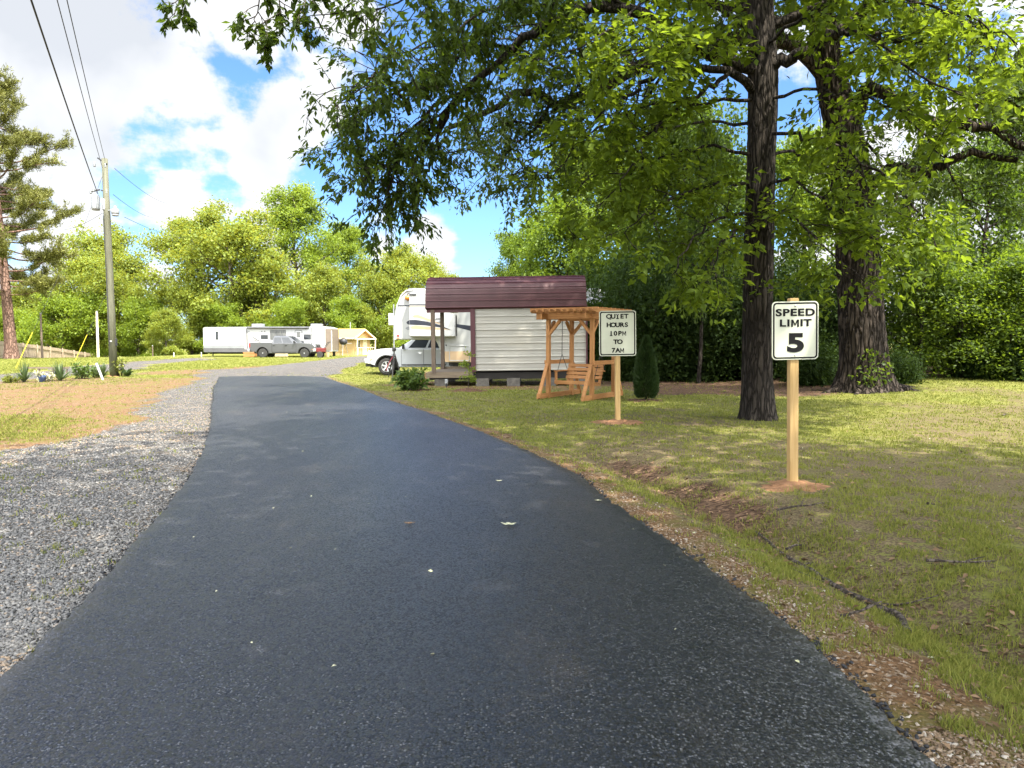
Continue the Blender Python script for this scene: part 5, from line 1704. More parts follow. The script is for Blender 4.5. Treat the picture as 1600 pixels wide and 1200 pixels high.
# ---- big front tree (hickory-like) with drooping sprays of leaflets
class Sprays:
    def __init__(self, seed):
        self.r = np.random.default_rng(seed); self.w = Wood(); self.tips, self.dirs = [], []

    def limb(self, pts, r0, r1, n=24, sides=9, wig=.03, bumps=.08):
        p = smooth_line(pts, n)
        p[1:-1] += self.r.normal(0, wig, (n - 2, 3))
        self.w.tube(p, np.linspace(r0, r1, n), sides, bumps, int(self.r.integers(99)))
        return p

    def twigs(self, p, f0=.15, f1=1.0, every=.28, L=(.6, 1.5), droop=-.12, side=.9, sub=3, r0=.012):
        """secondary and tertiary twigs along a limb; the ends collect in tips"""
        seg = np.linalg.norm(np.diff(p, axis=0), axis=1); cum = np.concatenate([[0], np.cumsum(seg)])
        s = cum[-1] * f0
        while s < cum[-1] * f1:
            q = np.array([np.interp(s, cum, p[:, c]) for c in range(3)])
            i = min(np.searchsorted(cum, s), len(p) - 1)
            d0 = unit(p[i] - p[i - 1])
            d = unit(d0 * .55 + self.r.normal(0, side, 3) * np.array([1, 1, .6]) + np.array([0, 0, droop]))
            Ls = L[0] + (L[1] - L[0]) * self.r.random()
            ps = wander(self.r, q, d, Ls, 6, .14, droop * .25)
            self.w.tube(ps, np.linspace(r0 * (Ls / L[1]) + .003, .003, 7), 4)
            self.tips += [ps[4], ps[6], ps[5]]; self.dirs += [unit(ps[4] - ps[3]), unit(ps[6] - ps[5]), unit(ps[5] - ps[4])]
            for _ in range(sub):
                h = self.r.integers(1, 6)
                pt = wander(self.r, ps[h], unit((ps[h + 1] - ps[h]) / np.linalg.norm(ps[h + 1] - ps[h]) + self.r.normal(0, .7, 3) + np.array([0, 0, droop])), Ls * .42, 3, .15, droop * .3)
                self.w.tube(pt, np.array([.006, .005, .004, .003]), 3)
                self.tips += [pt[3], pt[2]]; self.dirs += [unit(pt[3] - pt[2]), unit(pt[2] - pt[1])]
            s += every * (.6 + .8 * self.r.random())
        return self

    def foliage(self, mat, name, parent, k=6, L=.13, Wd=.055, droop=.45, splay=.8, jit=.04, tipf=1.0):
        r = self.r
        tips, dirs = np.array(self.tips), np.array(self.dirs)
        kk = r.random(len(tips)) < tipf
        tips, dirs = tips[kk], dirs[kk]
        C = np.repeat(tips, k, 0) + r.normal(0, jit, (len(tips) * k, 3))
        n = len(C)
        D = unit(np.repeat(dirs, k, 0) * .6 + r.normal(0, splay, (n, 3)) * np.array([1, 1, .5]) + np.array([0, 0, -droop]))
        N = unit(r.normal(0, .5, (n, 3)) + np.array([0, 0, 1.0]))
        Ls = L * (.45 + .95 * r.random(n) ** 1.3)
        V, T = leaf_geo(C, D, N, Ls, Ls * Wd / L * (.75 + .5 * r.random(n)), .2)
        tint = np.clip(np.repeat(np.repeat(r.random(len(tips)), k) * .5 + r.random(n) * .5, 4), 0, 1)
        return np_mesh(name, V, T, mat, {'tint': tint}, parent)


def rel(pts, o): return [np.array(P(*q)) - np.array(o) for q in pts]


def fluted_trunk(pts, rad, sides, rings, flare, ridge, seed):
    """a trunk surface with furrows and root flare; flare: (height, extra radius factor)"""
    p = smooth_line(pts, rings); rd = np.interp(np.linspace(0, 1, rings), np.linspace(0, 1, len(rad)), rad)
    d = unit(np.gradient(p, axis=0)); ref = np.array([1.0, 0, 0])
    u = unit(ref - d * (d @ ref)[:, None]); w = np.cross(d, u)
    a = np.linspace(0, 2 * math.pi, sides, endpoint=False)
    A, Z = np.meshgrid(a, p[:, 2])
    lob = 0.5 + .5 * np.cos(A * 5 + 1.3 + seed) * .6 + .4 * (vnoise(np.cos(A) * 3, np.sin(A) * 3, 1, seed) - .5)
    fl = 1 + flare[1] * np.exp(-np.clip(Z - p[0, 2], 0, 9) / flare[0]) * (.45 + .8 * lob)
    am = A * sides / (2 * math.pi)
    wv = vnoise(A * 3 + 40, Z * 2.2, 1.0, seed + 3) * 3
    rg = np.abs(((A * rd[:, None] / ridge[0] + wv) % 1) - .5) * 2
    rg = np.sqrt(np.clip(rg, 0, 1)) * (0.6 + .6 * vnoise(A * 12, Z * 7, 1.0, seed + 5))
    rr = rd[:, None] * fl + ridge[1] * (rg - .6) + .05 * rd[:, None] * (2 * vnoise(np.cos(A) * 2, Z * .8 + np.sin(A) * 2, 1, seed + 7) - 1)
    V = p[:, None] + rr[..., None] * (np.cos(A)[..., None] * u[:, None] + np.sin(A)[..., None] * w[:, None])
    i = np.arange(rings - 1)[:, None] * sides; j = np.arange(sides)[None]
    q = np.stack([i + j, i + (j + 1) % sides, i + sides + (j + 1) % sides, i + sides + j], -1).reshape(-1, 4)
    return V.reshape(-1, 3), q


def make_front_tree():
    base = gpt(1185, 655)
    yb = base[1]
    t = thing('hickory_tree', 'tree with a straight dark trunk behind the speed limit sign', 'tree', tuple(base))
    sp = Sprays(5)
    k = yb / F
    tp = rel([(1185, 668, yb), (1183, 560, yb), (1184, 460, yb), (1187, 350, yb), (1190, 240, yb), (1192, 120, yb), (1188, 0, yb), (1184, -160, yb), (1190, -420, yb + .2)], base)
    V, q = fluted_trunk(tp, [.295, .268, .262, .258, .25, .262, .22, .19, .10], 110, 190, (.28, .48), (.055, .026), 4)
    sp.w.V.append(V); sp.w.T.append(q + sp.w.o); sp.w.o += len(V)
    lim = lambda pts, r0, r1, **kw: sp.limb(rel(pts, base), r0, r1, **kw)
    y0 = yb
    # main limbs seen in the photograph
    a = lim([(1188, 112, y0), (1120, 88, y0 - .4), (1062, 52, y0 - .9), (985, 15, y0 - 1.5), (900, 18, y0 - 2.0), (830, 55, y0 - 2.3), (760, 110, y0 - 2.6), (700, 175, y0 - 2.8), (655, 240, y0 - 2.9), (632, 300, y0 - 3.0)], .13, .02, n=34)
    sp.twigs(a, .12, .4, .38, (.5, 1.3), -.05)
    b_ = lim([(1188, 150, y0), (1140, 112, y0 - .3), (1080, 110, y0 - .7), (1030, 115, y0 - 1.2), (985, 150, y0 - 1.7), (930, 185, y0 - 2.0)], .085, .015)
    sp.twigs(b_, .35, 1, .22, (.5, 1.2), -.1)
    c = lim([(1140, 112, y0 - .3), (1090, 150, y0 - .9), (1030, 195, y0 - 1.5), (1000, 235, y0 - 1.8), (970, 290, y0 - 2.1)], .045, .01)
    sp.twigs(c, .4, 1, .2, (.4, 1.0), -.12)
    d = lim([(1195, 110, y0), (1245, 85, y0 - .3), (1300, 55, y0 - .5), (1350, 20, y0 - .8), (1400, -20, y0 - 1.1)], .12, .07)
    sp.twigs(d, .5, 1, .4, (.5, 1.3), -.1)
    e = lim([(1195, 40, y0), (1240, 25, y0 + .3), (1300, -5, y0 + .6), (1360, -60, y0 + 1)], .10, .05)
    e2 = lim([(1300, 55, y0 - .5), (1350, 45, y0 - 1), (1390, 68, y0 - 1.2), (1470, 60, y0 - 1.6), (1478, 90, y0 - 1.7)], .05, .012)
    sp.twigs(e2, .2, 1, .25, (.4, 1.1), -.12)
    e3 = lim([(1345, 45, y0 - .9), (1378, 80, y0 - 1), (1400, 105, y0 - 1.1), (1418, 110, y0 - 1.2)], .04, .012)
    e4 = lim([(1455, 20, y0 - 2), (1500, 25, y0 - 2.2), (1520, 70, y0 - 2.3), (1505, 95, y0 - 2.4)], .03, .008)
    sp.twigs(e3, .2, 1, .25, (.4, .9), -.12); sp.twigs(e4, .2, 1, .3, (.3, .8), -.12)
    # low drooping boughs left of the trunk
    lows = [[(1182, 300, y0), (1140, 285, y0 - .6), (1080, 300, y0 - 1.2), (1020, 330, y0 - 1.7), (975, 365, y0 - 2.0)],
            [(1184, 150, y0), (1120, 160, y0 - .6), (1050, 155, y0 - 1.1), (975, 178, y0 - 1.5), (900, 230, y0 - 1.7), (860, 280, y0 - 1.8)],
            [(1182, 345, y0), (1150, 330, y0 - .7), (1110, 350, y0 - 1.3), (1070, 390, y0 - 1.7), (1050, 430, y0 - 1.9)],
            [(1184, 250, y0), (1130, 230, y0 - .2), (1060, 240, y0 - .4), (990, 280, y0 - .8), (930, 330, y0 - 1.1)],
            [(1184, 200, y0), (1120, 190, y0 + .8), (1040, 200, y0 + 1.3), (960, 235, y0 + 1.4), (900, 300, y0 + 1.4), (875, 350, y0 + 1.4)],
            [(1186, 365, y0), (1160, 355, y0 - .9), (1130, 380, y0 - 1.6), (1110, 420, y0 - 1.9)],
            [(1190, 290, y0), (1230, 280, y0 - .7), (1280, 310, y0 - 1.3), (1340, 350, y0 - 1.7), (1390, 400, y0 - 1.9)],
            [(1192, 210, y0), (1250, 210, y0 - .7), (1320, 235, y0 - 1.2), (1400, 290, y0 - 1.6), (1450, 350, y0 - 1.8), (1470, 400, y0 - 1.8)],
            [(1190, 330, y0), (1225, 330, y0 - .9), (1265, 360, y0 - 1.5), (1310, 405, y0 - 1.9), (1350, 440, y0 - 2.0)],
            [(1190, 240, y0), (1240, 240, y0 + .6), (1310, 270, y0 + 1.0), (1380, 330, y0 + 1.1), (1420, 380, y0 + 1.1)],
            [(1192, 160, y0), (1260, 140, y0 - .9), (1330, 150, y0 - 1.5), (1410, 180, y0 - 2.1), (1480, 250, y0 - 2.4)],
            [(1190, 90, y0), (1130, 60, y0 - 1.2), (1060, 70, y0 - 2.3), (990, 90, y0 - 3.0), (930, 120, y0 - 3.3)],
            [(1188, 60, y0), (1120, 10, y0 - 1.0), (1040, -10, y0 - 2.0), (950, 50, y0 - 2.9), (880, 90, y0 - 3.3)],
            [(1192, 70, y0), (1270, 20, y0 - 1.5), (1360, 60, y0 - 2.6), (1440, 120, y0 - 3.2), (1530, 160, y0 - 3.6)],
            [(1190, 0, y0), (1260, -40, y0 - 1.2), (1380, -10, y0 - 2.4), (1500, 20, y0 - 3.3), (1590, 70, y0 - 3.8)]]
    for i, l in enumerate(lows):
        p = lim(l, .035, .008, n=18, sides=6)
        sp.twigs(p, .34, 1, .195, (.4, 1.25), -.06, 1.0, 4, .009)
    cr = sp.foliage(M['leaf_near'], 'crown', t, k=6, L=.150, Wd=.078, jit=.075, droop=.35, splay=.95)
    # the darker hanging boughs of the long left limb, their backlit shade put into the leaf colour
    hs = Sprays(9)
    hl = lambda pts, r0, r1, **kw: hs.limb(rel(pts, base), r0, r1, **kw)
    hs.twigs(a, .45, 1, .13, (.5, 1.3), -.16, .95, 4)
    hang = [[(900, 18, y0 - 2), (840, 5, y0 - 2.6), (760, 20, y0 - 3.2), (680, 60, y0 - 3.6), (610, 90, y0 - 3.9), (545, 75, y0 - 4.1)],
            [(800, 75, y0 - 2.4), (740, 75, y0 - 2.9), (670, 110, y0 - 3.2), (600, 160, y0 - 3.4), (550, 210, y0 - 3.5), (530, 250, y0 - 3.5)],
            [(730, 140, y0 - 2.7), (680, 170, y0 - 3.1), (630, 210, y0 - 3.3), (585, 260, y0 - 3.4), (560, 300, y0 - 3.4)],
            [(670, 200, y0 - 2.9), (640, 230, y0 - 3.1), (615, 270, y0 - 3.2), (605, 310, y0 - 3.3), (612, 345, y0 - 3.3)],
            [(700, 175, y0 - 2.8), (680, 240, y0 - 2.7), (655, 280, y0 - 2.6), (640, 300, y0 - 2.6)],
            [(640, 180, y0 - 3.3), (600, 120, y0 - 3.6), (560, 130, y0 - 3.8), (525, 170, y0 - 3.9)],
            [(985, 15, y0 - 1.5), (900, -30, y0 - 2.5), (800, -20, y0 - 3.4), (700, -20, y0 - 4.2), (600, 10, y0 - 4.8), (530, 20, y0 - 5.1)]]
    for l in hang:
        p = hl(l, .03, .006, n=18, sides=5)
        hs.twigs(p, .2, 1, .125, (.4, 1.1), -.18, .95, 4, .008)
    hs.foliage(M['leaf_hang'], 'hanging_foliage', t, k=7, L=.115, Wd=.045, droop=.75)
    # upper crown above the picture: it shades the lawn and the shed
    r = np.random.default_rng(55)
    up = []
    for i in range(26):
        z = 7.2 + 8.5 * i / 26
        az = i * 2.4; Lb = 7.6 * math.sin(math.pi * (.3 + .66 * i / 26)) ** .7
        pb = wander(r, (0.05, 0, z), (math.cos(az), math.sin(az), .35 + i * .03), Lb, 7, .1, .02)
        sp.w.tube(pb, np.linspace(.09, .015, 8), 6)
        for j in range(12):
            g = r.integers(2, 8)
            ps = wander(r, pb[g], unit(r.normal(0, 1, 3) + [0, 0, .2]), 1.5, 4, .2, 0)
            sp.w.tube(ps, np.linspace(.02, .006, 5), 4)
            up += [ps[2], ps[4], ps[3]]
    V, T, tint = leaf_cloud(r, np.array(up), 60, .5, .22, .13)
    np_mesh('upper_crown', V, T, M['leaf_near'], {'tint': tint}, t)
    hs.w.V and sp.w.V.extend(hs.w.V); sp.w.T.extend([q_ + sp.w.o for q_ in hs.w.T]); sp.w.o += hs.w.o
    sp.w.build('trunk', M['bark_front'], t)
    return t


make_front_tree()


# ---- the thick old oak behind it
def make_oak():
    yb = 20.0
    bz = float(terrain(P(1350, 595, yb)[0], yb))
    base = np.array([P(1350, 595, yb)[0], yb, bz])
    t = thing('oak_tree', 'thick old oak with flared roots at the edge of the woods', 'tree', tuple(base))
    sp = Sprays(15)
    tp = rel([(1352, 618, yb), (1350, 560, yb), (1345, 480, yb), (1340, 400, yb), (1334, 300, yb), (1318, 210, yb), (1300, 130, yb), (1285, 40, yb), (1270, -120, yb)], base)
    V, q = fluted_trunk(tp, [.66, .60, .56, .54, .53, .45, .38, .32, .2], 150, 190, (.42, .62), (.085, .05), 8)
    sp.w.V.append(V); sp.w.T.append(q + sp.w.o); sp.w.o += len(V)
    lim = lambda pts, r0, r1, **kw: sp.limb(rel(pts, base), r0, r1, **kw)
    # surface roots
    for a, L_r in ((.1, 1.1), (-.5, .9), (3.3, .8), (4.1, .7)):
        ca, sa_ = math.cos(a), math.sin(a)
        pts = [(ca * s, sa_ * s, float(terrain(base[0] + ca * s, base[1] + sa_ * s)) - bz + .16 * max(0, 1 - (s - .6) / L_r) - .05) for s in np.linspace(.6, .6 + L_r, 7)]
        sp.w.tube(np.array(pts), np.linspace(.13, .02, 7), 9, .1, 3)
    yo = yb
    A = lim([(1335, 300, yo), (1345, 150, yo - .2), (1385, 148, yo - .8), (1440, 183, yo - 1.4), (1500, 196, yo - 1.8), (1560, 205, yo - 2.2), (1640, 262, yo - 2.8)], .20, .09, n=28)
    sp.twigs(A, .3, 1, .3, (.6, 1.7), -.15)
    B = lim([(1340, 300, yo), (1370, 282, yo - .4), (1400, 262, yo - .8), (1440, 270, yo - 1.1), (1465, 262, yo - 1.3), (1520, 240, yo - 1.8), (1590, 250, yo - 2.2)], .22, .07, n=24)
    sp.twigs(B, .35, 1, .3, (.6, 1.6), -.12)
    C = lim([(1300, 130, yo), (1240, 70, yo - .3), (1150, 60, yo - .8), (1050, 85, yo - 1.4), (960, 125, yo - 2), (880, 165, yo - 2.4), (862, 160, yo - 2.5), (818, 142, yo - 2.8), (770, 170, yo - 3.1), (700, 200, yo - 3.4)], .22, .05, n=36)
    sp.twigs(C, .45, 1, .19, (.6, 2.0), -.22, .95, 4)
    for l in ([(862, 160, yo - 2.5), (840, 200, yo - 2.6), (800, 230, yo - 2.8), (770, 270, yo - 2.9)], [(960, 125, yo - 2), (900, 200, yo - 2), (840, 240, yo - 2.1), (800, 275, yo - 2.2)],
              [(920, 145, yo - 2.2), (880, 110, yo - 2.8), (820, 80, yo - 3.2), (760, 90, yo - 3.5)], [(1000, 105, yo - 1.6), (940, 60, yo - 2), (860, 30, yo - 2.4), (790, 40, yo - 2.6)],
              [(900, 160, yo - 2.2), (860, 190, yo - 2.6), (790, 195, yo - 2.9), (730, 220, yo - 3.1)], [(1050, 85, yo - 1.4), (1000, 170, yo - 1.4), (940, 230, yo - 1.5), (880, 260, yo - 1.6)],
              [(1318, 210, yo), (1360, 230, yo - 1.2), (1400, 300, yo - 2.0), (1430, 340, yo - 2.3)], [(1440, 183, yo - 1.4), (1470, 230, yo - 1.6), (1500, 300, yo - 1.6), (1560, 330, yo - 1.8)],
              [(1300, 100, yo), (1380, 60, yo - .8), (1470, 90, yo - 1.5), (1560, 130, yo - 2)], [(1285, 40, yo), (1400, -10, yo - 1), (1500, 30, yo - 1.6), (1620, 60, yo - 2.3)],
              [(1290, 60, yo), (1230, 0, yo - 1), (1140, 10, yo - 2), (1050, 30, yo - 2.6)], [(1500, 196, yo - 1.8), (1550, 150, yo - 2), (1600, 170, yo - 2.4), (1660, 190, yo - 2.6)]):
        p = lim(l, .05, .01, n=16, sides=5)
        sp.twigs(p, .15, 1, .22, (.5, 1.7), -.18, .95, 4)
    sp.foliage(M['leaf_oak'], 'crown', t, k=8, L=.15, Wd=.065, droop=.6, jit=.09)
    r = np.random.default_rng(56)
    up = []
    for i in range(24):
        z = 9.5 + 7 * i / 24; az = i * 2.4; Lb = 8 * math.sin(math.pi * (.3 + .6 * i / 24)) ** .7
        pb = wander(r, (-1.3, 0, z), (math.cos(az), math.sin(az), .35 + i * .03), Lb, 7, .1, .02)
        sp.w.tube(pb, np.linspace(.12, .02, 8), 6)
        for j in range(9):
            ps = wander(r, pb[r.integers(2, 8)], unit(r.normal(0, 1, 3) + [0, 0, .2]), 1.8, 4, .2, 0)
            up += [ps[2], ps[4], ps[3]]
    V, T, tint = leaf_cloud(r, np.array(up), 26, .6, .26, .15)
    np_mesh('upper_crown', V, T, M['leaf_oak'], {'tint': tint}, t)
    sp.w.build('trunk', M['bark_oak'], t)
    # ivy climbing the base
    pts = []
    for i in range(40):
        a = -1.7 + r.normal(0, .3); z = .15 + r.random() * .9
        pts.append((.80 * math.cos(a), .80 * math.sin(a) - .05 + .12 * z, z))
    V, T, tint = leaf_cloud(r, np.array(pts), 5, .06, .10, .07)
    iv = np_mesh('ivy', V, T, M['leaf_under_light'], {'tint': tint})
    iv.location = tuple(base); tag(iv, 'small ivy climbing the front of the thick oak trunk', 'ivy')


make_oak()


# ---- tree overhead whose crown shades the foreground; its hanging twigs show at the top left
def make_overhead():
    base = np.array([7.0, -3.5, 0.1])
    t = thing('oak_tree', 'overhanging tree with leafy twigs in the sky at the upper left', 'tree', tuple(base))
    sp = Sprays(25)
    r = sp.r
    tr = wander(r, (0, 0, -.4), (-.05, .05, 1), 15, 12, .03, .03)
    sp.w.tube(tr, np.linspace(.62, .14, 13), 16, .1, 5)
    up = []
    for i in range(30):
        f = i / 29
        p = tr[4 + int(f * 7)]
        az = i * 2.39996; Lb = 10.5 * (1 - .35 * f)
        if 1.2 < (az % 6.283) < 3.4: Lb *= 1.25
        pb = wander(r, p, (math.cos(az), math.sin(az), .42 + .5 * f), Lb, 9, .08, -.005)
        sp.w.tube(pb, np.linspace(.17, .02, 10), 7)
        for j in range(14):
            ps = wander(r, pb[r.integers(2, 10)], unit(r.normal(0, 1, 3) * [1, 1, .5] + [0, 0, .15]), 2.4, 4, .2, 0)
            sp.w.tube(ps, np.linspace(.03, .008, 5), 4)
            up += [ps[2], ps[4], ps[3]]
    up = np.array(up)
    up = up[(up[:, 2] > 4.5) & ~((up[:, 1] + base[1] > 2) & (up[:, 2] + base[2] < 1.8 + .47 * (up[:, 1] + base[1]) + .6))]
    V, T, tint = leaf_cloud(r, up, 44, .75, .30, .18)
    np_mesh('upper_crown', V, T, M['leaf_oak'], {'tint': tint}, t)
    # the low limb that reaches across the road, with hanging sprays in view
    hl = lambda pts, r0, r1, **kw: sp.limb(rel(pts, base), r0, r1, **kw)
    m0 = tr[6]
    main = np.array([m0, m0 + [-3, 4, .6], m0 + [-6.5, 8.5, .5], np.array(P(520, -170, 8.6)) - base, np.array(P(400, -110, 9)) - base, np.array(P(300, -70, 9.2)) - base])
    p = sp.limb(list(main), .16, .02, n=30)
    for l in ([(520, -170, 8.6), (470, -90, 8.8), (440, -20, 8.9), (425, 40, 9.0), (412, 80, 9.0)], [(400, -110, 9), (330, -60, 9.1), (285, -15, 9.2), (272, 25, 9.2)],
              [(520, -170, 8.6), (500, -80, 8.7), (478, -10, 8.8), (468, 30, 8.8)], [(470, -90, 8.8), (430, -40, 9.0), (400, 20, 9.1), (404, 70, 9.1)]):
        q = hl(l, .014, .004, n=12, sides=5)
        sp.twigs(q, .5, 1, .12, (.15, .42), -.25, .8, 2, .005)
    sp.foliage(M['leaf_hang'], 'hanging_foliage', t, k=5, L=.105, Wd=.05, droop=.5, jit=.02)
    sp.w.build('trunk', M['bark_grey'], t)


make_overhead()


# ---- woods on the right: trees, then bushes along their edge
GW = 'trees of the woods behind the swing and signs'
wd_a = make_tree('woodland_tree', '', 'tree', 201, 15, 5.6, .16, .26, 22, M['leaf_wood'], M['bark_dark'], k=20, L=.26, Wd=.16, spread=.5, group=GW, low_el=0)
wd_b = make_tree('woodland_tree', '', 'tree', 202, 14, 5.2, .12, .24, 22, M['leaf_wood_light'], M['bark_dark'], k=20, L=.26, Wd=.16, spread=.5, group=GW, low_el=0)
wd_c = make_tree('woodland_tree', '', 'tree', 203, 12, 3.6, .30, .17, 18, M['leaf_wood'], M['bark_dark'], k=15, L=.24, Wd=.14, spread=.42, group=GW, sec=5)


def put_wood(src, px, y, H0, top, wide, rot, label, group=GW):
    return put_far(src, H0, px, y, top, wide, rot, label, group)


put_wood(wd_b, 868, 37, 14, 300, .95, .2, 'sunlit light green tree just right of the shed roof')
put_wood(wd_b, 815, 44, 14, 345, .75, 1.9, 'light green tree standing farthest left in the woods, over the shed roof')
put_wood(wd_b, 950, 40, 14, 205, 1.0, 2.9, 'light green tree rising behind the pergola roof')
put_wood(wd_a, 1045, 33, 15, 150, .9, 1.0, 'dark green tree in the woods left of the straight front trunk')
put_wood(wd_a, 1130, 38, 15, 205, .8, 3.0, 'dark green tree in the woods hidden behind the straight front trunk')
put_wood(wd_b, 1255, 34, 14, 190, .8, 4.1, 'light green tree in the woods between the front trunk and the thick oak')
put_wood(wd_b, 1455, 36, 14, 395, .95, 5.2, 'light green tree low in the woods right of the thick oak')
put_wood(wd_c, 1548, 25, 12, 180, .9, .6, 'slender dark tree with a bare lower trunk near the right edge')
put_wood(wd_c, 1441, 22.6, 12, 190, .55, 3.1, 'thin dark young tree standing between the thick oak and the slender tree')
put_wood(wd_c, 1092, 25.0, 12, 170, .55, 4.4, 'thin dark young tree left of the straight front trunk')
put_wood(wd_c, 1640, 29, 12, 60, 1.1, 2.2, 'slender dark tree at the right edge of the view')
put_wood(wd_a, 1850, 33, 15, 120, .9, 3.6, 'dark green tree just past the right edge of the view')
put_wood(wd_a, 1000, 46, 15, 240, 1.0, 5.0, 'dark green tree deep in the woods behind the quiet hours sign')
put_wood(wd_b, 1560, 44, 14, 435, 1.1, 1.1, 'light green tree deep in the woods at the right edge')


def make_bush(name, label, seed, H, W_, leaf, bark, n=70, k=34, L=.17, Wd=.09, spread=.28, group=None):
    r = np.random.default_rng(seed)
    t = thing(name, label, 'bush', (0, 0, 0), 0, group)
    w = Wood(); tips = []
    for i in range(n):
        a = r.random() * 2 * math.pi; s = math.sqrt(r.random()) * W_ * .35
        b0 = np.array([s * math.cos(a) * .6, s * math.sin(a) * .6, -.15])
        hh = H * (.35 + .65 * r.random()) * (1 - .25 * (s / (W_ * .35)) ** 2)
        p = wander(r, b0, (math.cos(a) * s * .45 / H * 2, math.sin(a) * s * .45 / H * 2, 1), hh, 6, .16, .03)
        w.tube(p, np.linspace(.028, .006, 7), 4)
        for q in p[1:]:
            for _ in range(3):
                e = q + r.normal(0, .36, 3) * [W_ * .40, W_ * .40, 1.1]
                tips.append(e)
    V, T, tint = leaf_cloud(r, np.array(tips), k, spread, L, Wd, .8)
    kz = V.reshape(-1, 4, 3)[:, :, 2].min(1) > -.05
    V4 = V.reshape(-1, 4, 3)[kz]; T4 = np.arange(len(V4))[:, None] * 4
    V = V4.reshape(-1, 3); T = np.concatenate([T4 + [[0, 2, 1]], T4 + [[0, 3, 2]]]); tint = tint.reshape(-1, 4)[kz].ravel()
    w.build('stem', bark, t)
    np_mesh('foliage', V, T, leaf, {'tint': tint}, t)
    return t


GB = 'bushes along the edge of the woods'
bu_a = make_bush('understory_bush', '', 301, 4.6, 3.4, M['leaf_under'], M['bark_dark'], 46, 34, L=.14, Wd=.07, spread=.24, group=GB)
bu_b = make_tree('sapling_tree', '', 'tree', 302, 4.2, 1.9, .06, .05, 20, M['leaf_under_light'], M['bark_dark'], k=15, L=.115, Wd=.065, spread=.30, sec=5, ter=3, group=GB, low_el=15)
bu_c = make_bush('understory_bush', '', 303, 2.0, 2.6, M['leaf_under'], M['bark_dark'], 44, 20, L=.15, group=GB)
for i, (src, H0, px, y, H, wide, lb) in enumerate([
        (bu_a, 4.6, 965, 30, 5.2, 1.1, 'dark bush behind the right side of the pergola'),
        (bu_a, 4.6, 1035, 27.5, 6.2, .9, 'dark tall bush behind the arborvitae'),
        (bu_a, 4.6, 1105, 27, 4.4, 1.1, 'dark bush left of the straight front trunk'),
        (bu_a, 4.6, 1170, 28, 5.8, 1.05, 'dark bush right behind the straight front trunk'),
        (bu_a, 4.6, 1245, 26, 3.9, 1.1, 'dark bush behind the speed limit sign'),
        (bu_a, 4.6, 1305, 25, 4.4, .9, 'dark bush at the left foot of the thick oak'),
        (bu_b, 4.2, 1425, 23.5, 3.6, 1.2, 'light green young tree just right of the thick oak'),
        (bu_b, 4.2, 1465, 26, 4.7, 1.0, 'taller light green young tree behind the roots side of the thick oak'),
        (bu_b, 4.2, 1505, 22.5, 2.9, 1.4, 'short light green young tree two steps right of the thick oak'),
        (bu_b, 4.2, 1545, 27, 4.2, 1.1, 'light green young tree behind the slender dark tree'),
        (bu_b, 4.2, 1590, 22, 3.4, 1.3, 'light green young tree near the right edge of the view'),
        (bu_b, 4.2, 1645, 23, 3.8, 1.2, 'light green young tree cut by the right edge of the view'),
        (bu_a, 4.6, 1490, 31, 4.4, 1.2, 'dark bush deep behind the young trees right of the oak'),
        (bu_a, 4.6, 1590, 31, 3.8, 1.2, 'dark bush deep behind the young trees at the right edge'),
        (bu_a, 4.6, 1740, 22, 4.2, 1.1, 'dark bush just past the right edge of the view'),
        (bu_a, 4.6, 1860, 21, 4.2, 1.2, 'dark bush well past the right edge of the view'),
        (bu_c, 2.0, 1398, 21.5, 1.0, .9, 'low dark bush at the right foot of the thick oak'),
        (bu_c, 2.0, 1535, 22.5, 1.2, 1.1, 'low dark bush in front of the slender tree'),
        (bu_c, 2.0, 1625, 21.5, 1.3, 1.1, 'low dark bush at the right edge of the lawn'),
        (bu_c, 2.0, 1275, 22.5, 1.3, .9, 'low dark bush between the speed limit sign and the thick oak'),
        (bu_c, 2.0, 985, 27, 1.6, 1.0, 'low dark bush left of the arborvitae'),
        (bu_a, 4.6, 925, 38, 6.5, 1.2, 'dark bush behind the right end of the shed')]):
    p = P(px, 530, y)
    if src.name not in used:
        used.add(src.name); o = src; o['label'] = lb
    else:
        o = copy_tree(src, (0, 0, 0), 0, lb, GB)
    s = H / H0
    o.location = (p[0], y, ground_z(p[0], y)); o.rotation_euler = (0, 0, i * 1.7); o.scale = (s * wide, s * wide, s)


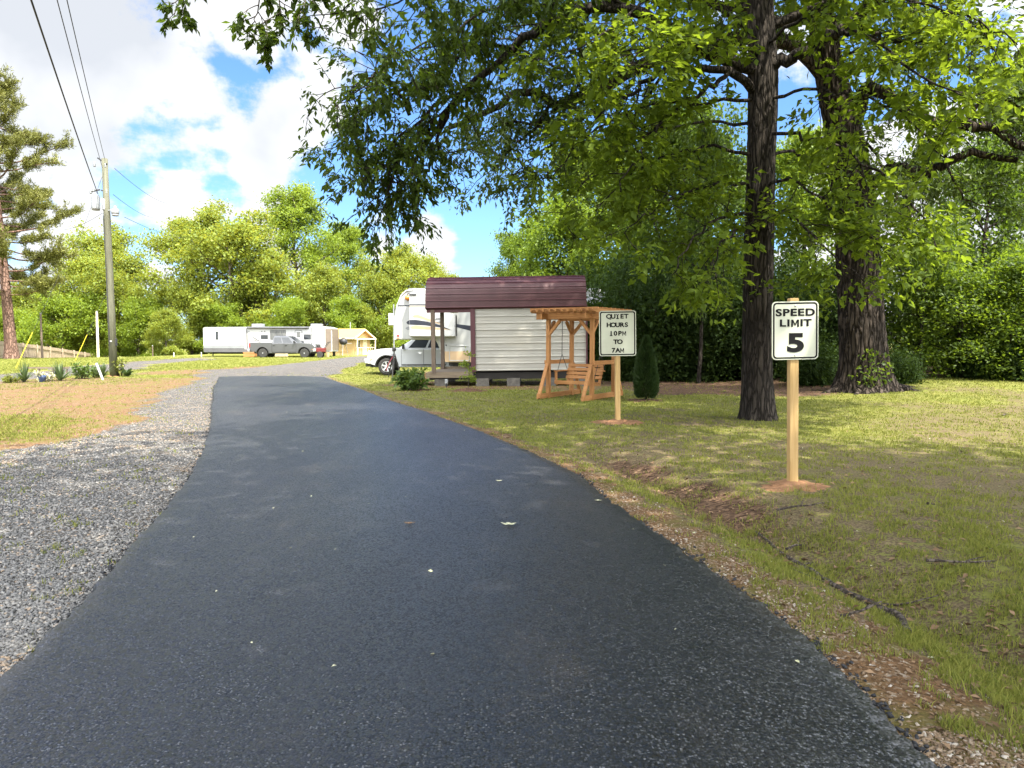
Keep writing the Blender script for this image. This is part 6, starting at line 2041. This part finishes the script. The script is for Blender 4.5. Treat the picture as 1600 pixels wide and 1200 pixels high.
# ------------------------------------------------------------------ arborvitae, shrubs, flower bed
def make_arborvitae():
    b = gpt(1009, 626)
    t = thing('arborvitae', 'dark green cone shaped arborvitae behind the quiet hours sign', 'shrub', tuple(b))
    k = b[1] / F
    H, W_ = 101 * k, 18.5 * k
    r = np.random.default_rng(401)
    w = Wood()
    w.tube(np.array([(0, 0, -.1), (.01, 0, .4), (0, .01, H * .8)]), np.array([.035, .03, .01]), 8)
    for i in range(60):
        z = .12 + (H - .3) * r.random(); a = r.random() * 6.28; q = W_ * .7 * (1 - z / H)
        w.tube(wander(r, (0, 0, z), (math.cos(a), math.sin(a), .9), q + .05, 3, .1, .1), np.array([.01, .008, .006, .003]), 4)
    w.build('trunk', M['bark_dark'], t)
    n = 15000
    f = r.random(n) ** .8
    prof = lambda f: np.interp(f, [0, .06, .25, .5, .75, .92, 1], [.62, .86, 1.0, .86, .55, .24, .03])
    a = r.random(n) * 2 * math.pi
    rad = W_ * prof(f) * (.55 + .45 * r.random(n) ** .5) * (1 + .22 * (vnoise(a * 1.6 + 9, f * 9, 1.0, 5) - .5))
    C = np.stack([rad * np.cos(a), rad * np.sin(a), .05 + f * (H - .09)], -1)
    D = unit(np.stack([np.cos(a) * .55, np.sin(a) * .55, np.ones(n) * .95], -1) + r.normal(0, .25, (n, 3)))
    N = unit(np.stack([-np.sin(a), np.cos(a), 0 * a], -1) + r.normal(0, .4, (n, 3)))
    L = .075 * (.6 + .7 * r.random(n))
    V, T = leaf_geo(C, D, N, L, L * .42, .1)
    tint = np.repeat(np.clip(vnoise(a * 2, f * 12, 1.2, 6) * .8 + .25 * r.random(n), 0, 1), 4)
    np_mesh('foliage', V, T, M['cypress'], {'tint': tint}, t)
    mound('mulch_ring', 'brown mulch around the foot of the arborvitae', (b[0], b[1]), .60, .5, .03, M['mulch'], 8)


make_arborvitae()


def leafy_shrub(name, label, b, H, W_, mat, seed, n_st=16, L=.16, Wd=.075, k=6, cat='shrub', group=None):
    r = np.random.default_rng(seed)
    t = thing(name, label, cat, tuple(b), 0, group)
    w = Wood(); C, D = [], []
    for i in range(n_st):
        a = r.random() * 6.28; s = W_ * (.1 + .9 * r.random())
        p = wander(r, (.08 * math.cos(a), .08 * math.sin(a), -.04), (math.cos(a) * s, math.sin(a) * s, H * (1.1 - .5 * s / W_)), H * (.6 + .5 * r.random()), 5, .12, 0)
        w.tube(p, np.linspace(.011, .004, 6), 4)
        for q in range(2, 6):
            for _ in range(k):
                C.append(p[q] + r.normal(0, .02, 3)); D.append(unit(r.normal(0, .8, 3) + (p[q] - p[q - 1]) * 3 + np.array([math.cos(a) * .5, math.sin(a) * .5, .1])))
    C, D = np.array(C), np.array(D); n = len(C)
    Ls = L * (.6 + .7 * r.random(n))
    V, T = leaf_geo(C, D, unit(r.normal(0, .4, (n, 3)) + [0, 0, 1]), Ls, Ls * Wd / L, .2)
    w.build('stem', M['bark_dark'], t)
    np_mesh('foliage', V, T, mat, {'tint': np.repeat(r.random(n), 4)}, t)
    return t


b = gpt(642, 610)
leafy_shrub('leafy_plant', 'broad leaved plant with a few yellowing leaves beside the porch steps', b, .62, .50, M['shrub'], 411, 26, .19, .085, 7)
mound('mulch_patch', 'brown earth under the broad leaved plant by the steps', (b[0] + .15, b[1] + .1), .6, .4, .03, M['mulch'], 9)

# young sapling on its mulch ring
b = gpt(731, 611)
k_ = b[1] / F
sp_t = thing('sapling', 'thin young sapling on a mulch ring before the shed porch', 'tree', tuple(b))
r = np.random.default_rng(421); w = Wood()
pt = wander(r, (0, 0, -.05), (.0, 0, 1), 56 * k_, 8, .05, .03)
w.tube(pt, np.linspace(.012, .005, 9), 5)
tp_ = []
for i in range(12):
    q = pt[3 + i % 6]; ps = wander(r, q, unit(r.normal(0, 1, 3) * [1, 1, .4] + [0, 0, .3]), .28, 3, .15, 0)
    w.tube(ps, np.array([.005, .004, .003, .002]), 3); tp_ += list(ps[1:])
V, T, tint = leaf_cloud(r, np.array(tp_), 7, .05, .085, .04)
w.build('trunk', M['bark_grey'], sp_t); np_mesh('crown', V, T, M['leaf_far_b'], {'tint': tint}, sp_t)
mound('mulch_ring', 'reddish mulch ring around the thin sapling', (b[0] - .02, b[1]), .62, .55, .06, M['mulch'], 12)

# solar path light
b = gpt(697.5, 606)
t = thing('path_light', 'small white solar light on a black stake near the porch', 'light', tuple(b))
MB().box((0, 0, .20), (.09, .05, .13)).build('lamp_head', M['camper_white'], t, bevel=.012)
MB().box((0, -.028, .2), (.06, .006, .09)).build('lens', M['lamp_clear'], t)
MB().tube([(0, 0, -.05), (0, 0, .14)], .018, 8).build('stake', M['black_plastic'], t)

# tripod standing left of the porch
b = P(616, 586, 29.0); b[2] = terrain(b[0], b[1])
t = thing('tripod', 'black folding tripod stand on the grass before the white pickup', 'tripod', tuple(b))
for i, a in enumerate((.6, 2.6, 4.6)):
    ca, sa_ = math.cos(a), math.sin(a)
    MB().tube([(ca * .05, sa_ * .05, .86), (ca * .30, sa_ * .30, 0)], [.03, .02], 7).build('leg', M['black_plastic'], t)
MB().tube([(0, 0, .55), (0, 0, 1.05)], .025, 8).build('column', M['black_plastic'], t)
MB().lathe([(.06, .82), (.07, .86), (.06, .92), (.03, .94)], (0, 0, 0), 'z', 14).build('collar', M['black_plastic'], t)
MB().lathe([(.05, 1.04), (.075, 1.06), (.075, 1.16), (.05, 1.19)], (0, 0, 0), 'z', 14).build('head', M['steel_dark'], t)
MB().tube([(-.04, -.03, .84), (-.20, -.1, .55), (-.30, -.12, .28), (-.24, -.1, .5)], .018, 5).build('strap', M['red_strap'], t)

# pale post with a white box left of the fifth wheel nose
b = P(616, 570, 38.0)
t = thing('hookup_post', 'thin pale post with a white box left of the fifth wheel nose', 'post', (b[0], b[1], -.1))
MB().tube([(0, 0, -.1), (0, 0, 3.4)], .035, 8).build('post', M['galv'], t)
MB().box((-.14, 0, 2.62), (.26, .16, .62)).build('meter_box', M['camper_bright'], t, bevel=.03)


# flower bed round the utility pole
def spiky(label, px, py, H, n, seed, mat, bend=.35, arch=0.0):
    r = np.random.default_rng(seed)
    b = gpt(px, py)
    t = thing('yucca' if not arch else 'sago_palm', label, 'plant', tuple(b), 0, 'spiky plants of the roadside flower bed')
    Vs, Ts, tn, o = [], [], [], 0
    for i in range(n):
        a = r.random() * 6.28; e = R(35 + 50 * r.random()) if not arch else R(25 + 40 * r.random())
        L = H * (.75 + .4 * r.random()); wd = .03 if not arch else .07
        s = np.linspace(0, 1, 6)
        out = L * math.cos(e) * s; up = L * math.sin(e) * s - bend * L * s ** 2 * math.cos(e)
        c, s_ = math.cos(a), math.sin(a)
        cen = np.stack([out * c, out * s_, up], -1)
        side = np.array([-s_, c, 0]) * wd
        ww = (1 - s ** 2.2)[:, None] * .9 + .06
        V = np.stack([cen - side * ww, cen + side * ww], 1).reshape(-1, 3)
        q = np.array([[2 * j, 2 * j + 1, 2 * j + 3, 2 * j + 2] for j in range(5)])
        Vs.append(V); Ts.append(q + o); o += len(V); tn.append(np.full(len(V), r.random()))
    np_mesh('blade_rosette', np.concatenate(Vs), np.concatenate(Ts), mat, {'tint': np.concatenate(tn)}, t)
    r2 = MB().tube([(0, 0, -.05), (0, 0, .10)], [.06, .05], 8); r2.build('stump', M['bark_grey'], t)


spiky('spiky yucca leftmost in the flower bed', 38, 597, .75, 46, 1, M['yucca'])
spiky('spiky blue green yucca in the middle of the flower bed', 94, 595, .78, 50, 2, M['yucca'])
spiky('spiky yucca just left of the utility pole', 160, 590, .70, 40, 3, M['yucca'])
spiky('small sago palm right of the utility pole', 199, 588, .62, 30, 4, M['yucca'], .55, 1)
GFB = 'shrubs of the roadside flower bed'
leafy_shrub('flower_shrub', 'round yellow green shrub at the left of the flower bed', gpt(17, 598), .28, .22, M['flower_shrub'], 431, 20, .07, .04, 8, group=GFB)
leafy_shrub('flower_shrub', 'leafy green shrub between the middle yucca and the pole', gpt(128, 592), .60, .30, M['shrub'], 432, 18, .13, .06, 6, group=GFB)
leafy_shrub('flower_shrub', 'small green shrub close against the left of the utility pole', gpt(150, 590), .48, .22, M['shrub'], 433, 14, .11, .05, 6, group=GFB)
leafy_shrub('flower_shrub', 'tall thin green shrub close against the right of the utility pole', gpt(188, 588), .75, .12, M['flower_shrub'], 434, 12, .10, .05, 6, group=GFB)
leafy_shrub('flower_shrub', 'white flowering low shrub beside the small blue pot', gpt(73, 596), .34, .24, M['pale_leaf'], 435, 16, .07, .045, 6, group=GFB)
b = gpt(66, 597)
t = thing('flower_pot', 'small blue pot in the flower bed', 'pot', tuple(b))
M['blue_glaze'] = pm('blue glaze', (0.06, 0.10, 0.22), None, 5, 0.25)
MB().lathe([(.08, 0), (.12, .16), (.14, .2), (.14, .23), (.11, .23), (.09, .05)], (0, 0, 0), 'z', 18).build('pot', M['blue_glaze'], t, smooth=True)
leafy = leafy_shrub('potted_flower', 'pale flowers growing out of the small blue pot', b + np.array([0, 0, .18]), .26, .16, M['pale_leaf'], 436, 10, .06, .04, 5, 'flower')
b = gpt(161, 594)
t = thing('board', 'white board leaning in the flower bed beside the utility pole', 'board', tuple(b))
MB().beam((0, 0, 0), (-.28, .1, .62), .07, .03, up=(0, 1, 0)).build('plank', M['camper_bright'], t, bevel=.004)
b = gpt(72, 584)
t = thing('low_rail', 'low dark timber rail behind the flower bed', 'rail', tuple(b))
MB().box((0, 0, .26), (2.0, .07, .07)).build('rail', M['old_wood_x'], t)
for x in (-.9, -.3, .3, .9): MB().box((x, 0, .1), (.06, .06, .28)).build('rail_post', M['old_wood'], t)
mound('clay_collar', 'orange earth around the foot of the utility pole', tuple(gpt(178, 588)[:2]), .30, .24, .06, M['clay'], 14)


# ------------------------------------------------------------------ utility pole, wires
def make_pole():
    b = gpt(178, 588)
    t = thing('utility_pole', 'tall grey green wooden utility pole by the flower bed', 'utility pole', tuple(b))
    top = P(163.5, 248, b[1]) - b
    dx = float(top[0]); H = float(top[2])
    ln = lambda z: (dx * z / H + 0.0, 0, z)
    MB().tube([ln(-.3), ln(H * .3), ln(H * .7), ln(H)], [.155, .145, .128, .112], 14).build('pole', M['pole_wood'], t, smooth=True)
    zz_ = lambda py: CAMZ + (530 - py) / F * b[1] - b[2]
    X_ = lambda px: (px - 178) / F * b[1]
    # transformer can left behind, meter can right
    MB().lathe([(.02, -.02), (.15, 0), (.16, .1), (.16, .52), (.13, .60), (.03, .64)], (X_(157.5), .05, zz_(331)), 'z', 16).build('transformer', M['galv'], t, smooth=True)
    MB().lathe([(.08, 0), (.09, .05), (.09, .42), (.04, .48)], (X_(173.5), -.05, zz_(332)), 'z', 12).build('cutout', M['galv'], t, smooth=True)
    # street light on a curved arm
    a_ = MB().tube([(X_(170), 0, zz_(337)), (X_(176), -.05, zz_(332.5)), (X_(183), -.1, zz_(332)), (X_(188), -.1, zz_(333))], .022, 7).build('lamp_arm', M['galv'], t)
    lh = MB().lathe([(.13, 0), (.15, .06), (.15, .17), (.11, .22), (.05, .24), (.05, .32), (.02, .34)], (X_(190.5), -.1, zz_(338.5)), 'z', 16).build('street_lamp', M['galv'], t, smooth=True)
    MB().lathe([(.12, -.06), (.135, -.01), (.13, .0)], (X_(190.5), -.1, zz_(338.5)), 'z', 16).build('lens', M['lamp_clear'], lh, smooth=True)
    for (xa, ya, xb, yb_) in ((164, 252, 179, 262), (166, 300, 152, 304), (168, 301, 176, 304)):
        MB().beam((X_(xa), 0, zz_(ya)), (X_(xb), -.06, zz_(yb_)), .05, .05, up=(0, 1, 0)).build('bracket', M['steel_dark'], t)
    for (xa, ya) in ((176.5, 264), (153, 303), (177, 303), (160, 262), (157, 300)):
        MB().lathe([(.03, -.10), (.06, -.06), (.035, -.03), (.06, 0), (.035, .03), (.05, .07), (.02, .1)], (X_(xa), -.06, zz_(ya)), 'z', 10).build('insulator', M['galv'], t, smooth=True)
    MB().tube([(X_(172), -.12, zz_(340)), (X_(175), -.15, zz_(450)), (X_(176.5), -.165, zz_(540))], .012, 5).build('ground_cable', M['wire'], t)
    MB().box((X_(182.5), 0, zz_(535)), (.10, .12, .30)).build('meter_box', M['black_plastic'], t, bevel=.02)
    MB().box((X_(177.8), -.152, zz_(533)), (.09, .01, .05)).build('tag_plate', M['camper_bright'], t)
    return t, b


pole_t, pb_ = make_pole()


def wire(label, pts, sag, rad, name='power_line', group='overhead lines at the utility pole'):
    a, b = np.array(pts[0]), np.array(pts[1])
    s = np.linspace(0, 1, 40)
    p = a[None] * (1 - s)[:, None] + b[None] * s[:, None]
    p[:, 2] -= sag * 4 * s * (1 - s)
    o = MB().tube([tuple(q) for q in p - a], rad, 6).build(name, M['wire'], None, smooth=True)
    o.location = tuple(a)
    return tag(o, label, 'power line', group)


def over(px, py, y, ext):
    """far end of a line that passes over the camera"""
    return P(px, py, y)


yp = pb_[1]
def run(label, p0, p1, y1, sag, rad):
    a = np.array(P(p0[0], p0[1], yp)); c = np.array(P(p1[0], p1[1], y1))
    e = c + (c - a) * .35
    wire(label, (a, e), sag, rad)


run('thick black cable running from the pole to the top left of the view', (153, 303), (52, 3), 12.0, .10, .016)
run('thin left wire of the pair running from the pole top to the upper left', (160, 262), (91, 0), 12.5, .10, .0085)
run('thin right wire of the pair running from the pole top to the upper left', (164, 250), (106, 0), 13.0, .10, .0085)
wire('thin wire from the pole top down to the right behind the trees', (P(179, 263, yp), P(262, 318, 60)), .25, .010)
wire('middle thin wire from the pole to the right behind the trees', (P(177, 304, yp), P(240, 340, 62)), .2, .010)
wire('lower thin wire from the street lamp to the right', (P(194, 339, yp), P(290, 372, 66)), .2, .010)
wire('thin wire from the pole to the left past the pine', (P(160, 333, yp), P(60, 352, 52)), .5, .008)
wire('steep guy wire running down left from the pole', (P(160, 275, yp), P(56, 560, 45)), .0, .006)

for px0, py0, px1, py1, y, lb in ((24, 577, 51, 519, 38, 'yellow guy wire guard at the left end of the flower bed'), (117, 561, 136, 523, 52, 'yellow guy wire guard before the board fence')):
    a, c = np.array(P(px0, py0, y)), np.array(P(px1, py1, y + .6))
    a[2] = float(terrain(a[0], a[1])) - .05
    t = thing('guy_guard', lb, 'guy wire', tuple(a), 0, 'yellow guy wire guards')
    d = c - a
    MB().tube([(0, 0, 0), tuple(d)], .018, 7).build('guard', M['yellow'], t)
    MB().tube([tuple(d * .9), tuple(d * 2.6)], .008, 5).build('cable', M['wire'], t)

for px, y, top, mt, rd, lb in ((152.5, 62, 487, 'house_trim', .11, 'thin pale pole in front of the board fence'), (65, 59, 490, 'old_wood', .09, 'thin dark pole close to the pine in front of the fence'), (238, 66, 540, 'old_wood', .06, 'short dark post at the right end of the fence')):
    p = P(px, 530, y); gz = ground_z(p[0], y)
    t = thing('pole', lb, 'pole', (p[0], y, gz))
    H = hgt_at(top, y) - gz
    MB().tube([(0, 0, -.2), (0, 0, H)], [rd, rd * .8], 10).build('shaft', M[mt], t)
    MB().lathe([(rd * .85, H - .02), (rd * .9, H + .02), (.01, H + .05)], (0, 0, 0), 'z', 10).build('cap', M['galv'], t)
for px, y, lb in ((271, 62, 'small white stake left of two in the far grass strip'), (314, 62.5, 'small white stake right of two in the far grass strip')):
    p = P(px, 530, y)
    t = thing('stake', lb, 'stake', (p[0], y, 0), 0, 'white stakes in the far grass')
    MB().box((0, 0, .15), (.09, .03, .5)).build('stake_board', M['camper_bright'], t, bevel=.01)


# ------------------------------------------------------------------ board fence on the left
def make_fence():
    A = np.array([P(-140, 530, 52.0)[0], 52.0]); B = np.array([P(222, 530, 95.0)[0], 95.0])
    L = np.linalg.norm(B - A); d = (B - A) / L; n = np.array([d[1], -d[0]])
    t = thing('fence', 'grey tan wooden board fence running away below the trees', 'fence', (A[0], A[1], 0))
    r = np.random.default_rng(7)
    gz = lambda s: float(terrain(*(A + d * s)))
    H = 1.52
    np_ = int(L / 2.44)
    for i in range(np_):
        bd = MB()
        s0 = i * 2.44
        for j in range(15):
            s = s0 + .08 + j * .155
            h = H + r.normal(0, .012)
            c = d * (s + .07)
            z = gz(s)
            o = n * (.03 + r.normal(0, .004))
            q = Matrix.Rotation(math.atan2(d[1], d[0]), 3, 'Z')
            vs = []
            for (a, b_, e) in [(-.07, -.01, -.05), (.07, -.01, -.05), (.07, .01, -.05), (-.07, .01, -.05), (-.07, -.01, h), (.07, -.01, h), (.07, .01, h), (-.07, .01, h)]:
                v = q @ Vector((a, b_, e)); vs.append((v.x + c[0] - o[0], v.y + c[1] - o[1], v.z + z))
            bd.add(vs, [(3, 2, 1, 0), (4, 5, 6, 7), (0, 1, 5, 4), (1, 2, 6, 5), (2, 3, 7, 6), (3, 0, 4, 7)])
        bd.build('board_panel', M['fence_wood'], t)
        rl = MB()
        for hz in (.35, 1.25):
            a, c = d * s0, d * (s0 + 2.44)
            rl.beam((a[0] + n[0] * .03, a[1] + n[1] * .03, gz(s0) + hz), (c[0] + n[0] * .03, c[1] + n[1] * .03, gz(s0 + 2.44) + hz), .045, .10)
        rl.build('rail', M['fence_wood'], t)
        a = d * s0
        MB().box((a[0] + n[0] * .07, a[1] + n[1] * .07, gz(s0) + H / 2), (.10, .10, H + .12), (0, 0, math.atan2(d[1], d[0]))).build('fence_post', M['fence_wood'], t)


make_fence()


# ------------------------------------------------------------------ small things on the ground near the camera
def make_branch():
    pts = [gpt(1180, 832), gpt(1225, 868), gpt(1262, 890), gpt(1300, 915), gpt(1345, 938), gpt(1380, 955), gpt(1405, 966), gpt(1420, 990)]
    b = pts[0]
    pts = [p - b + np.array([0, 0, .008]) for p in pts]
    w = Wood()
    p = smooth_line(pts, 50)
    r = np.random.default_rng(12); p[:, 2] += r.normal(0, .003, 50); p[:, :2] += r.normal(0, .004, (50, 2))
    w.tube(p, np.interp(np.linspace(0, 1, 50), [0, .3, .8, 1], [.010, .016, .026, .018]), 10, .10, 4)
    for i, L, a in ((12, .35, .4), (20, .25, 2.6), (30, .4, .1)):
        w.tube(wander(r, p[i], (math.cos(a), math.sin(a), .1), L, 5, .2, 0), np.linspace(.009, .003, 6), 5)
    o = w.build('fallen_branch', M['branch']); o.location = tuple(b)
    tag(o, 'fallen grey branch lying in the shallow ditch by the road', 'branch')


make_branch()
r = np.random.default_rng(61)
for i, (px, py, L, a, lb) in enumerate(((1250, 800, .4, .2, 'short dark twig in the grass right of the speed limit post'), (1480, 790, .35, .3, 'thin dark twig on the lawn at the right'), (1500, 880, .45, -.2, 'thin brown stick lying on the lawn right of the fallen branch'),
                                       (1265, 862, .35, .5, 'dark stick lying across the ditch above the fallen branch'), (1345, 968, .25, .1, 'short dark stick below the fallen branch'), (1590, 650, .6, .4, 'forked twig at the right edge of the lawn'))):
    b = gpt(px, py)
    w = Wood(); p = wander(r, (-L / 2, 0, .02), (math.cos(a), math.sin(a), .02), L, 6, .12, 0)
    w.tube(p, np.linspace(.011, .004, 7), 6, .15, i); w.tube(wander(r, p[3], (math.cos(a + .7), math.sin(a + .7), .1), L * .4, 3, .1, 0), np.linspace(.006, .003, 4), 5)
    o = w.build('twig', M['branch']); o.location = tuple(b); tag(o, lb, 'twig', 'twigs on the lawn')


def one_leaf(label, px, py, s, mat, seed, cat='leaf'):
    """a lobed leaf lying on the asphalt, slightly curled"""
    r = np.random.default_rng(seed)
    b = gpt(px, py); b[2] = float(road_z(b[0], b[1])) + .002
    n = 22
    a = np.linspace(0, 2 * math.pi, n, endpoint=False)
    rad = s * (.55 + .38 * np.abs(np.cos(a * 2.5)) ** 1.5 + .06 * r.random(n))
    a0 = r.random() * 6
    x, y = rad * np.cos(a + a0) * 1.25, rad * np.sin(a + a0) * .7
    z = .010 + .12 * (x ** 2 + y ** 2) / s + .004 * r.random(n)
    V = np.concatenate([[[0, 0, .006]], np.stack([x, y, z], -1)])
    T = np.array([[0, i + 1, (i + 1) % n + 1] for i in range(n)])
    o = np_mesh('fallen_leaf', V, T, mat, {'tint': r.random(n + 1)}); o.location = tuple(b)
    tag(o, label, cat)


one_leaf('pale lobed leaf lying alone on the asphalt right of the middle', 795, 836, .055, M['pale_leaf'], 1)
one_leaf('small pale leaf near the right edge of the asphalt', 935, 793, .032, M['pale_leaf'], 2)
one_leaf('small pale leaf farther up on the asphalt', 780, 764, .03, M['pale_leaf'], 3)
one_leaf('small brown leaf on the asphalt left of the pale lobed leaf', 640, 836, .04, M['dead_leaf'], 4)
